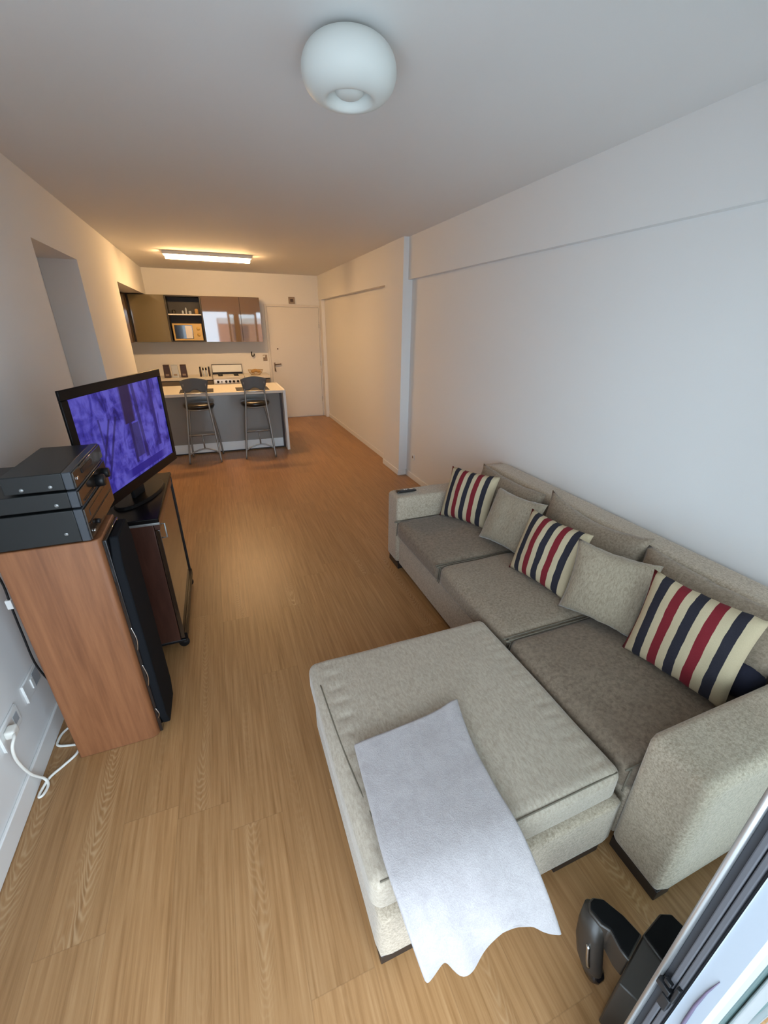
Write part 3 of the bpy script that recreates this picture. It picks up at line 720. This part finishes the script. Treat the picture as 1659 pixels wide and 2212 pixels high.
# ------------------------------------------------------------------ outlets, power cable
def outlet(y0, y1, z0, z1, label, x=XL, sgn=1):
    e = empty('wall_outlet', (x, (y0 + y1) / 2, (z0 + z1) / 2), label, 'outlet', 'wall outlets')
    box('cover_plate', (min(x, x + sgn * 0.009), y0, z0), (max(x, x + sgn * 0.009), y1, z1), MT['white'], e, 0.004)
    return e
e = outlet(1.468, 1.628, 0.288, 0.378, 'white wall outlet with the plug in it, on the left wall')
box('socket', (XL + 0.009, 1.575, 0.313), (XL + 0.0105, 1.610, 0.353), mat('grey_socket', (0.42, 0.45, 0.48), 0.5), e, 0.001)
box('cover_edge', (XL + 0.009, 1.468, 0.288), (XL + 0.012, 1.476, 0.378), MT['white'], e, 0.001); rebase(e)
e = outlet(1.700, 1.855, 0.294, 0.384, 'white wall outlet half hidden behind the loudspeaker on the left wall')
box('socket', (XL + 0.009, 1.79, 0.305), (XL + 0.0105, 1.845, 0.373), mat('grey_switch', (0.42, 0.45, 0.48), 0.5), e, 0.001)
box('rocker', (XL + 0.009, 1.765, 0.315), (XL + 0.014, 1.785, 0.365), MT['white'], e, 0.001)
box('cover_edge', (XL + 0.009, 1.700, 0.294), (XL + 0.012, 1.708, 0.384), MT['white'], e, 0.001); rebase(e)
e = outlet(4.43, 4.50, 0.25, 0.32, 'small grey wall outlet low on the right wall beyond the sofa', XR, -1)
box('socket', (XR - 0.0105, 4.45, 0.27), (XR - 0.009, 4.48, 0.30), MT['vent'], e); rebase(e)
pc = tag(tube('power_cable', [(-0.905, 1.507, 0.345), (-0.895, 1.478, 0.345), (-0.90, 1.455, 0.320), (-0.910, 1.462, 0.245), (-0.915, 1.50, 0.12), (-0.905, 1.538, 0.03), (-0.893, 1.522, 0.006), (-0.898, 1.483, 0.006),
          (-0.911, 1.476, 0.006), (-0.912, 1.500, 0.006), (-0.895, 1.552, 0.010), (-0.86, 1.595, 0.006), (-0.822, 1.640, 0.006), (-0.817, 1.690, 0.006), (-0.835, 1.693, 0.006), (-0.905, 1.713, 0.006), (-0.916, 1.745, 0.006), (-0.905, 1.79, 0.006), (-0.86, 1.835, 0.006), (-0.82, 1.86, 0.006)], 0.0055, MT['cablew'], None, 10, 8),
         'white power cable looping from the wall plug across the floor behind the loudspeaker', 'cable')
cushion('plug', (-0.931, 1.490, 0.325), (-0.898, 1.535, 0.362), 0.008, MT['cablew'], pc, 0.0, n=6)

# ------------------------------------------------------------------ kitchen: wall units
ku = 'wall cabinets over the far counter'
YU = 8.45
Z0, Z1 = 1.472, 2.190
def wall_unit(name, label, x0, x1, doors, m_):
    e = empty(name, ((x0 + x1) / 2, YF, Z0), label, 'cabinet', ku)
    box('carcass', (x0 + 0.001, YU + 0.021, Z0), (x1 - 0.001, YF, Z1), MT['carcass'], e)
    for a, b in doors: box('door', (a + 0.0015, YU, Z0 - 0.004), (b - 0.0015, YU + 0.019, Z1), m_, e, 0.0015)
    return rebase(e)
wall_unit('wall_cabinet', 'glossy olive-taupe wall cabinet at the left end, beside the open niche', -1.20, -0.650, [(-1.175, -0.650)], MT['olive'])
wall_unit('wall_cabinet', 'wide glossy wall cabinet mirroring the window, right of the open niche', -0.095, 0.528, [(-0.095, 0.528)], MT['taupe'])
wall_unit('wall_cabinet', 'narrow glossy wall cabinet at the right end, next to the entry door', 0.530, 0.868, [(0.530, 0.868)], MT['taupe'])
e = empty('niche_cabinet', (-0.37, YF, Z0), 'open black niche cabinet holding the microwave between the glossy cabinets', 'cabinet', ku)
boxes('carcass', [((-0.648, YU, Z0 - 0.004), (-0.628, YF - 0.02, Z1)), ((-0.117, YU, Z0 - 0.004), (-0.097, YF - 0.02, Z1)), ((-0.628, YU, Z1 - 0.02), (-0.117, YF - 0.02, Z1)), ((-0.628, YU, Z0 - 0.004), (-0.117, YF - 0.02, Z0 + 0.018)), ((-0.648, YF - 0.02, Z0 - 0.004), (-0.097, YF, Z1))], MT['carcass'], e, 0.002)
box('shelf', (-0.628, YU - 0.004, 1.890), (-0.117, YF - 0.02, 1.908), MT['trim'], e, 0.001); rebase(e)
e = empty('wall_cabinet', (-1.48, 7.5, Z0), 'glossy taupe wall cabinet on the kitchen side wall behind the wall edge', 'cabinet', ku)
box('carcass', (-1.75, 6.60, Z0), (-1.221, YF, Z1), MT['carcass'], e)
for a, b in ((6.60, 7.22), (7.22, 7.84), (7.84, 8.448)): box('door', (-1.22, a + 0.0015, Z0 - 0.004), (-1.201, b - 0.0015, Z1), MT['taupe'], e, 0.0015)
rebase(e)
# microwave
mw = empty('microwave', (-0.37, 8.6, 1.50), 'gold-lit steel microwave with dark door standing in the open niche', 'microwave')
box('body', (-0.600, 8.455, Z0 + 0.020), (-0.140, 8.74, 1.760), MT['microsteel'], mw, 0.004)
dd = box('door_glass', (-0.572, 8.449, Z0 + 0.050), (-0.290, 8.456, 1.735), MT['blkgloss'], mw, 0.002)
box('reflection_panel', (-0.405, 8.4470, Z0 + 0.055), (-0.300, 8.4495, 1.725), mat('pale_reflection', (0.72, 0.70, 0.70), 0.4), dd, 0.001)  # pale panel painting a bright reflection onto the door glass
for z in (1.585, 1.680): lathe('dial', [(0.0, -0.018), (0.024, -0.018), (0.028, -0.004), (0.028, 0), (0.0, 0)], MT['microsteel'], mw, (-0.200, 8.455, z), 24, 'y')
rebase(mw)
# small things on the niche shelf
for k, (x, r, h, mm, lab) in enumerate(((-0.545, 0.028, 0.06, 'carcass', 'small dark jar at the left on the niche shelf'), (-0.405, 0.016, 0.055, 'clear', 'small clear shot glass left of the tall glass on the niche shelf'), (-0.350, 0.014, 0.10, 'clear', 'tall thin clear glass in the middle of the niche shelf'),
                                        (-0.290, 0.022, 0.05, 'clear', 'low clear glass right of the tall glass on the niche shelf'), (-0.185, 0.028, 0.085, 'bread', 'golden jar at the right end of the niche shelf'))):
    tag(lathe('glass_jar', [(0.0, 0), (r * 0.85, 0), (r, h * 0.2), (r, h * 0.8), (r * 0.7, h), (0.0, h)], MT[mm], None, (x, 8.56, 1.9085), 16), lab, 'jar', 'small jars and glasses on the niche shelf')

# ------------------------------------------------------------------ kitchen: base units, worktop, stove
kb = 'base cabinets under the far counter'
def base_unit(x0, x1, label):
    e = empty('base_cabinet', ((x0 + x1) / 2, 8.5, 0), label, 'cabinet', kb)
    box('carcass', (x0, 8.222, 0.10), (x1, YF, 0.858), MT['carcass'], e)
    box('door', (x0 + 0.002, 8.20, 0.105), (x1 - 0.002, 8.221, 0.845), MT['lowcab'], e, 0.002)
    box('plinth', (x0, 8.26, 0.0), (x1, 8.28, 0.10), MT['carcass'], e)
    return rebase(e)
base_unit(-1.15, -0.62, 'brown-grey base cabinet below the dark canisters on the far counter')
base_unit(-0.618, -0.09, 'brown-grey base cabinet just left of the stove')
base_unit(0.458, 0.90, 'brown-grey base cabinet just right of the stove')
wt = tag(boxes('worktop', [((-1.75, 8.19, 0.860), (-0.088, YF, 0.898)), ((-1.75, 7.30, 0.860), (-1.15, 8.19, 0.898))], MT['counter'], None, 0.003), 'pale worktop of the far counter left of the stove', 'worktop')
tag(box('worktop', (0.456, 8.19, 0.860), (0.905, YF, 0.898), MT['counter'], None, 0.003), 'short pale worktop between the stove and the entry door', 'worktop')
e = empty('base_cabinet', (-1.45, 7.8, 0), 'brown-grey base cabinet along the kitchen side wall behind the television', 'cabinet', kb)
box('carcass', (-1.75, 7.30, 0.0), (-1.172, 8.18, 0.858), MT['carcass'], e); box('door', (-1.171, 7.305, 0.1), (-1.152, 8.175, 0.85), MT['lowcab'], e, 0.002); rebase(e)

st = empty('stove', (0.185, 8.48, 0), 'white and steel stove with knob panel and raised glass lid', 'stove')
box('body', (-0.080, 8.215, 0.0), (0.448, 8.76, 0.865), MT['stovewhite'], st, 0.005)
box('hob', (-0.082, 8.205, 0.866), (0.450, 8.755, 0.905), MT['counter'], st, 0.004)
prism('knob_panel', [(8.215, 0.775), (8.190, 0.785), (8.198, 0.862), (8.215, 0.864)], -0.070, 0.440, MT['stovewhite'], st, 0.002, axis='x')
for x, r in ((-0.005, 0.020), (0.055, 0.011), (0.130, 0.021), (0.195, 0.021), (0.260, 0.021), (0.330, 0.021), (0.395, 0.018)):
    lathe('knob', [(0.0, -0.026), (r * 0.8, -0.026), (r, -0.004), (r, 0), (0.0, 0)], MT['blk'], st, (x, 8.194, 0.822), 18, 'y')
prism('oven_window', [(0.0, 0.30), (0.37, 0.30), (0.37, 0.66), (0.0, 0.66)], 8.205, 8.217, MT['blkgloss'], st, 0.003, axis='y')
lid = prism('lid', [(8.660, 0.935), (8.676, 0.935), (8.700, 1.062), (8.684, 1.064)], -0.075, 0.443, mat('white_glass_lid', (0.86, 0.90, 0.92), 0.12, coat=0.5), st, 0.002, axis='x')
prism('lid_frame', [(8.652, 0.905), (8.682, 0.905), (8.706, 1.076), (8.685, 1.076), (8.683, 1.066), (8.700, 1.066), (8.676, 0.932), (8.655, 0.932)], -0.082, 0.450, MT['blk'], lid, 0.001, axis='x')
box('lid_hinge_strip', (-0.078, 8.640, 0.9055), (0.446, 8.655, 0.940), MT['blk'], lid, 0.001)
for x in (0.05, 0.32):
    for y in (8.33, 8.54): lathe('burner', [(0.0, 0.018), (0.035, 0.018), (0.045, 0.0), (0.0, 0.0)], MT['blk'], st, (x, y, 0.905), 20)
rebase(st)

# things on the far counter
def canister(x0, x1, z1, mm, label, lid_mat):
    e = empty('canister', ((x0 + x1) / 2, 8.38, 0.898), label, 'canister', 'canisters on the far counter')
    bm = bmesh.new(); w = (x1 - x0) / 2; cx_ = (x0 + x1) / 2
    bot = [bm.verts.new((cx_ + a * w, 8.38 + b * w * 0.9, 0.899)) for a, b in ((-1, -1), (1, -1), (1, 1), (-1, 1))]
    top = [bm.verts.new((cx_ + a * w * 0.9, 8.38 + b * w * 0.8, z1)) for a, b in ((-1, -1), (1, -1), (1, 1), (-1, 1))]
    bm.faces.new(bot); bm.faces.new(top)
    for k in range(4): bm.faces.new((bot[k], bot[(k + 1) % 4], top[(k + 1) % 4], top[k]))
    finish(bm, 'body', mm, e, bevel=0.006)
    box('lid', (cx_ - w * 0.92, 8.38 - w * 0.85, z1), (cx_ + w * 0.92, 8.38 + w * 0.85, z1 + 0.016), lid_mat, e, 0.004)
    box('label_window', (cx_ - w * 0.5, 8.38 - w * 0.93, 0.93), (cx_ + w * 0.5, 8.38 - w * 0.9 + 0.004, 0.96), MT['vent'], e)
    return rebase(e)
canister(-0.86, -0.755, 1.095, MT['brown'], 'dark brown canister left of the clear one on the far counter', MT['brown'])
canister(-0.735, -0.625, 1.095, MT['clear'], 'clear bluish canister between the two dark brown ones', MT['clear'])
canister(-0.595, -0.490, 1.095, MT['brown'], 'dark brown canister right of the clear one on the far counter', MT['brown'])
gb = 'dark-capped bottles beside the stove'
for x, h, mm, lab in ((-0.275, 0.165, 'brown', 'leftmost dark bottle of the row beside the stove'), (-0.228, 0.150, 'clear', 'clear bottle with dark cap next to the leftmost dark bottle'),
                      (-0.180, 0.150, 'clear', 'clear bottle with dark cap next to the bottle nearest the stove'), (-0.130, 0.165, 'brown', 'dark bottle nearest the stove in the row')):
    e = empty('bottle', (x, 8.40, 0.898), lab, 'bottle', gb)
    lathe('body', [(0.0, 0), (0.017, 0), (0.017, h * 0.62), (0.010, h * 0.75), (0.0, h * 0.75)], MT[mm], e, (x, 8.40, 0.8985), 16)
    lathe('cap', [(0.0, h * 0.70), (0.013, h * 0.70), (0.013, h), (0.0, h)], MT['blk'], e, (x, 8.40, 0.8985), 16); rebase(e)
# bread basket
bk = empty('bread_basket', (0.675, 8.46, 0.898), 'honey-coloured wire basket right of the stove on the far counter', 'basket')
bm = bmesh.new()
for z, r in ((0.905, 0.08), (0.94, 0.115), (0.985, 0.135)):
    add_tube(bm, [(0.675 + r * math.cos(2 * math.pi * k / 28), 8.46 + 0.8 * r * math.sin(2 * math.pi * k / 28), z) for k in range(28)], 0.0038, 6, True)
for k in range(14):
    a = 2 * math.pi * k / 14; add_tube(bm, [(0.675 + r * math.cos(a), 8.46 + 0.8 * r * math.sin(a), z) for z, r in ((0.902, 0.075), (0.94, 0.115), (0.988, 0.136))], 0.0022, 6)
finish(bm, 'basket_frame', MT['wicker'], bk, smooth=True); rebase(bk)
for k, (dx, dy, a, ln, lab) in enumerate(((-0.052, -0.018, 0.3, 0.042, 'golden bread roll at the left in the wire basket'), (0.052, -0.020, -0.4, 0.042, 'golden bread roll at the right front in the wire basket'), (0.0, 0.050, 0.1, 0.042, 'golden bread roll at the back of the wire basket'))):
    bm = bmesh.new(); bmesh.ops.create_uvsphere(bm, u_segments=16, v_segments=10, radius=1)
    for v in bm.verts: v.co = Vector((v.co.x * ln, v.co.y * 0.027, v.co.z * 0.027))
    o = finish(bm, 'bread_roll', MT['bread'], None, smooth=True); o.location = (0.675 + dx, 8.46 + dy, 0.962 if k < 2 else 0.970); o.rotation_euler.z = a
    tag(o, lab, 'bread', 'bread rolls in the basket')
# small wall things
hk = empty('wall_hook', (0.685, YF, 1.22), 'small dark curved hook on the wall above the bread basket', 'hook')
tube('hook', [(0.665, YF - 0.004, 1.27), (0.66, YF - 0.03, 1.24), (0.672, YF - 0.045, 1.205), (0.70, YF - 0.045, 1.215), (0.708, YF - 0.04, 1.25)], 0.010, MT['blk'], hk, 8, 5)
box('hook_plate', (0.655, YF - 0.006, 1.25), (0.675, YF, 1.285), MT['blk'], hk, 0.002); rebase(hk)
e = empty('light_switch', (0.90, YF, 1.17), 'pale light switch with round knob between the cabinets and the entry door', 'switch')
box('cover_plate', (0.868, YF - 0.009, 1.115), (0.945, YF, 1.225), MT['vent'], e, 0.003)
lathe('switch_knob', [(0.0, -0.03), (0.018, -0.026), (0.022, -0.012), (0.018, 0), (0.0, 0)], MT['white'], e, (0.888, YF - 0.008, 1.195), 18, 'y'); rebase(e)
e = empty('door_chime', (1.494, YF, 2.174), 'square brown-grey door chime box on the wall above the entry door', 'door chime')
box('housing', (1.437, YF - 0.03, 2.118), (1.551, YF, 2.230), MT['vent'], e, 0.005)
box('speaker_slot', (1.465, YF - 0.033, 2.150), (1.523, YF - 0.029, 2.198), MT['handle'], e, 0.002); rebase(e)

# ------------------------------------------------------------------ island
isl = empty('kitchen_island', (0, 6.8, 0), 'grey lacquered kitchen island with pale top and white end panel', 'kitchen island')
box('countertop', (-1.05, 6.325, 0.852), (0.852, 7.25, 0.890), MT['counter'], isl, 0.003)
box('end_panel', (0.853, 6.325, 0.0), (0.892, 7.25, 0.890), MT['trim'], isl, 0.003)
box('front_panel', (-1.05, 6.50, 0.155), (0.852, 6.522, 0.852), MT['greygloss'], isl, 0.002)
box('dark_strip', (0.822, 6.494, 0.02), (0.852, 6.5, 0.852), MT['brown'], isl, 0.001)  # thin dark strip beside the white end panel
box('carcass', (-1.05, 6.522, 0.02), (0.851, 7.20, 0.851), MT['lowcab'], isl)
box('plinth', (-1.05, 6.505, 0.022), (0.822, 6.5215, 0.155), MT['skirtalu'], isl, 0.001)
box('kick', (-1.05, 6.53, 0.0), (0.851, 7.19, 0.021), MT['carcass'], isl); rebase(isl)
for x0, x1, lab in ((-0.525, -0.085, 'dark placemat on the island behind the left bar stool'), (0.220, 0.680, 'dark placemat on the island behind the right bar stool')):
    tag(box('placemat', (x0, 6.42, 0.8905), (x1, 6.78, 0.894), MT['carcass'], None, 0.001), lab, 'placemat', 'placemats on the island')

# ------------------------------------------------------------------ bar stools
stl = empty('bar_stool', (-0.31, 6.22, 0), 'grey metal bar stool at the left of the island, nearer the television', 'stool', 'bar stools at the island')
lathe('seat', [(0.0, 0.706), (0.15, 0.702), (0.186, 0.712), (0.200, 0.736), (0.194, 0.760), (0.15, 0.773), (0.0, 0.777)], MT['stoolseat'], stl, (-0.295, 6.29, 0), 40)
for pts in ([(-0.520, 6.025, 0.0), (-0.478, 6.055, 0.38), (-0.440, 6.080, 0.72), (-0.425, 6.080, 0.95), (-0.432, 6.060, 1.05)],
            [(-0.112, 6.000, 0.0), (-0.135, 6.055, 0.38), (-0.160, 6.080, 0.72), (-0.172, 6.080, 0.95), (-0.166, 6.060, 1.05)],
            [(-0.488, 6.40, 0.0), (-0.468, 6.40, 0.36), (-0.425, 6.39, 0.72)], [(-0.078, 6.43, 0.0), (-0.112, 6.42, 0.36), (-0.175, 6.39, 0.72)]):
    tube('leg', pts, 0.0125, MT['steel'], stl, 10, 6)
tube('seat_ring', [(-0.295 + 0.165 * math.cos(2 * math.pi * k / 28), 6.26 + 0.165 * math.sin(2 * math.pi * k / 28), 0.705) for k in range(28)], 0.010, MT['steel'], stl, 8, 0, True)
tube('footrest', [(-0.478, 6.055, 0.385), (-0.135, 6.055, 0.385)], 0.011, MT['steel'], stl, 8)
tube('footrest', [(-0.468, 6.40, 0.30), (-0.112, 6.42, 0.30)], 0.011, MT['steel'], stl, 8)
tube('stretcher', [(-0.305, 6.055, 0.385), (-0.300, 6.045, 0.195)], 0.010, MT['steel'], stl, 8)
tube('arch_brace', [(-0.507, 6.035, 0.125), (-0.43, 6.040, 0.165), (-0.30, 6.045, 0.195), (-0.18, 6.035, 0.165), (-0.119, 6.020, 0.125)], 0.010, MT['steel'], stl, 8, 6)
# curved back plate
bm = bmesh.new(); rows = []
nu, nv_ = 18, 10
for i in range(nu + 1):
    u = 2 * i / nu - 1; row = []
    zt = 1.125 - 0.040 * u * u; zb = 0.945 + 0.035 * (1 - min(1, (u / 0.5) ** 2)) if abs(u) < 0.5 else 0.945
    for j in range(nv_ + 1):
        t = j / nv_; z = zb + (zt - zb) * t
        w = 0.135 + 0.032 * t
        row.append(bm.verts.new((-0.300 + u * w, 6.062 - 0.020 * t + 0.035 * (1 - u * u) * -1 + 0.03, z)))
    rows.append(row)
for i in range(nu):
    for j in range(nv_): bm.faces.new((rows[i][j], rows[i + 1][j], rows[i + 1][j + 1], rows[i][j + 1]))
o = finish(bm, 'backrest', MT['stoolback'], stl, smooth=True)
sd = o.modifiers.new('solid', 'SOLIDIFY'); sd.thickness = 0.016
tube('crossbar', [(-0.428, 6.080, 0.925), (-0.300, 6.055, 0.925), (-0.170, 6.080, 0.925)], 0.009, MT['alu'], stl, 8, 5)
rebase(stl)
copy_tree(stl, (0.742, 0.0, 0.0), 'grey metal bar stool at the right of the island, nearer the entry door')

# ------------------------------------------------------------------ lamps
cl = empty('ceiling_lamp', (0.541, 1.750, HC), 'round white opal glass ceiling lamp with a dimpled centre', 'ceiling lamp')
prof = []
for k in range(25):   # from the ceiling over the bulge down to the crest round the dimple
    a = math.radians(80 - 170 * k / 24)
    prof.append((0.082 + 0.074 * math.cos(a), -0.090 + 0.072 * math.sin(a)))
prof += [(0.078, -0.1600), (0.072, -0.1535), (0.069, -0.145), (0.066, -0.132), (0.060, -0.125)]
lathe('shade', [(0.05, -0.0005), (0.075, -0.010)] + prof, MT['opal'], cl, (0.541, 1.750, HC), 56)
lathe('centre_cap', [(0.0, -0.1540), (0.022, -0.153), (0.036, -0.1495), (0.046, -0.142), (0.051, -0.128), (0.0, -0.120)], MT['opal'], cl, (0.541, 1.750, HC), 40)
rebase(cl)
sl = empty('strip_light', (0.105, 6.77, HC), 'long lit strip light on the ceiling over the kitchen island', 'strip light')
box('housing', (-0.44, 6.680, 2.562), (0.65, 6.880, HC), MT['white'], sl, 0.004)
box('tube', (-0.415, 6.745, 2.520), (0.625, 6.815, 2.561), MT['strip'], sl, 0.003)
rebase(sl)

# ------------------------------------------------------------------ wheeled chair base by the sliding door
ch = empty('chair_base', (0.85, 0.28, 0), 'black plastic wheeled chair base beside the sliding door frame', 'chair base')
MT['rubbertop'] = mat('matt_black_plastic', (0.004, 0.004, 0.004), 0.8, spec=0.15)
MT['chairside'] = mat('floor_tinted_plastic', (0.040, 0.032, 0.026), 0.35, spec=0.5)  # brown of the mirrored floor put into the glossy side colour
legA = prism('leg', [(0.772, 0.352), (0.786, 0.370), (0.806, 0.374), (0.832, 0.360), (0.856, 0.312), (0.868, 0.262), (0.790, 0.238), (0.786, 0.262), (0.792, 0.300), (0.778, 0.318)], 0.155, 0.246, MT['chairside'], ch, 0.004)
prism('leg_cover', [(0.778, 0.354), (0.790, 0.366), (0.805, 0.369), (0.829, 0.357), (0.851, 0.311), (0.862, 0.265), (0.793, 0.243), (0.790, 0.264), (0.797, 0.301), (0.785, 0.320)], 0.246, 0.251, MT['rubbertop'], legA, 0.002)
bm = bmesh.new()   # drooping caster hood at the end of the leg
prev = None; rows = []
for (cx_, cy_, z, a, b) in ((0.790, 0.346, 0.235, 0.022, 0.034), (0.785, 0.338, 0.17, 0.025, 0.040), (0.782, 0.326, 0.11, 0.027, 0.044), (0.784, 0.314, 0.06, 0.027, 0.042), (0.788, 0.306, 0.028, 0.023, 0.034), (0.790, 0.303, 0.018, 0.010, 0.014)):
    rows.append([bm.verts.new((cx_ + a * math.cos(2 * math.pi * k / 18), cy_ + b * math.sin(2 * math.pi * k / 18), z)) for k in range(18)])
for i in range(len(rows) - 1):
    for k in range(18): bm.faces.new((rows[i][k], rows[i][(k + 1) % 18], rows[i + 1][(k + 1) % 18], rows[i + 1][k]))
bm.faces.new(rows[0]); bm.faces.new(rows[-1])
hood = finish(bm, 'caster_hood', MT['chairside'], ch, smooth=True)
tube('hood_slot_glint', [(0.7600, 0.318, 0.150), (0.7565, 0.306, 0.110), (0.758, 0.298, 0.080)], 0.006, MT['chrome'], hood, 8, 4)  # chrome sliver standing in for the highlight in the hood's slot
lathe('caster', [(0.0, -0.020), (0.022, -0.020), (0.030, -0.010), (0.030, 0.010), (0.022, 0.020), (0.0, 0.020)], MT['blkgloss'], ch, (0.790, 0.297, 0.030), 24, 'x')
legB = prism('leg', [(0.868, 0.262), (0.955, 0.278), (0.985, 0.266), (0.995, 0.225), (0.872, 0.205)], 0.12, 0.246, MT['chairside'], ch, 0.004)
prism('leg_cover', [(0.873, 0.260), (0.955, 0.274), (0.982, 0.263), (0.990, 0.228), (0.875, 0.209)], 0.246, 0.251, MT['rubbertop'], legB, 0.002)
prism('column', [(0.735, 0.219), (0.788, 0.237), (0.866, 0.260), (0.93, 0.225), (0.93, 0.16), (0.76, 0.16)], 0.0, 0.240, MT['chairside'], ch, 0.004)
rebase(ch)

print('built', len(S.objects))
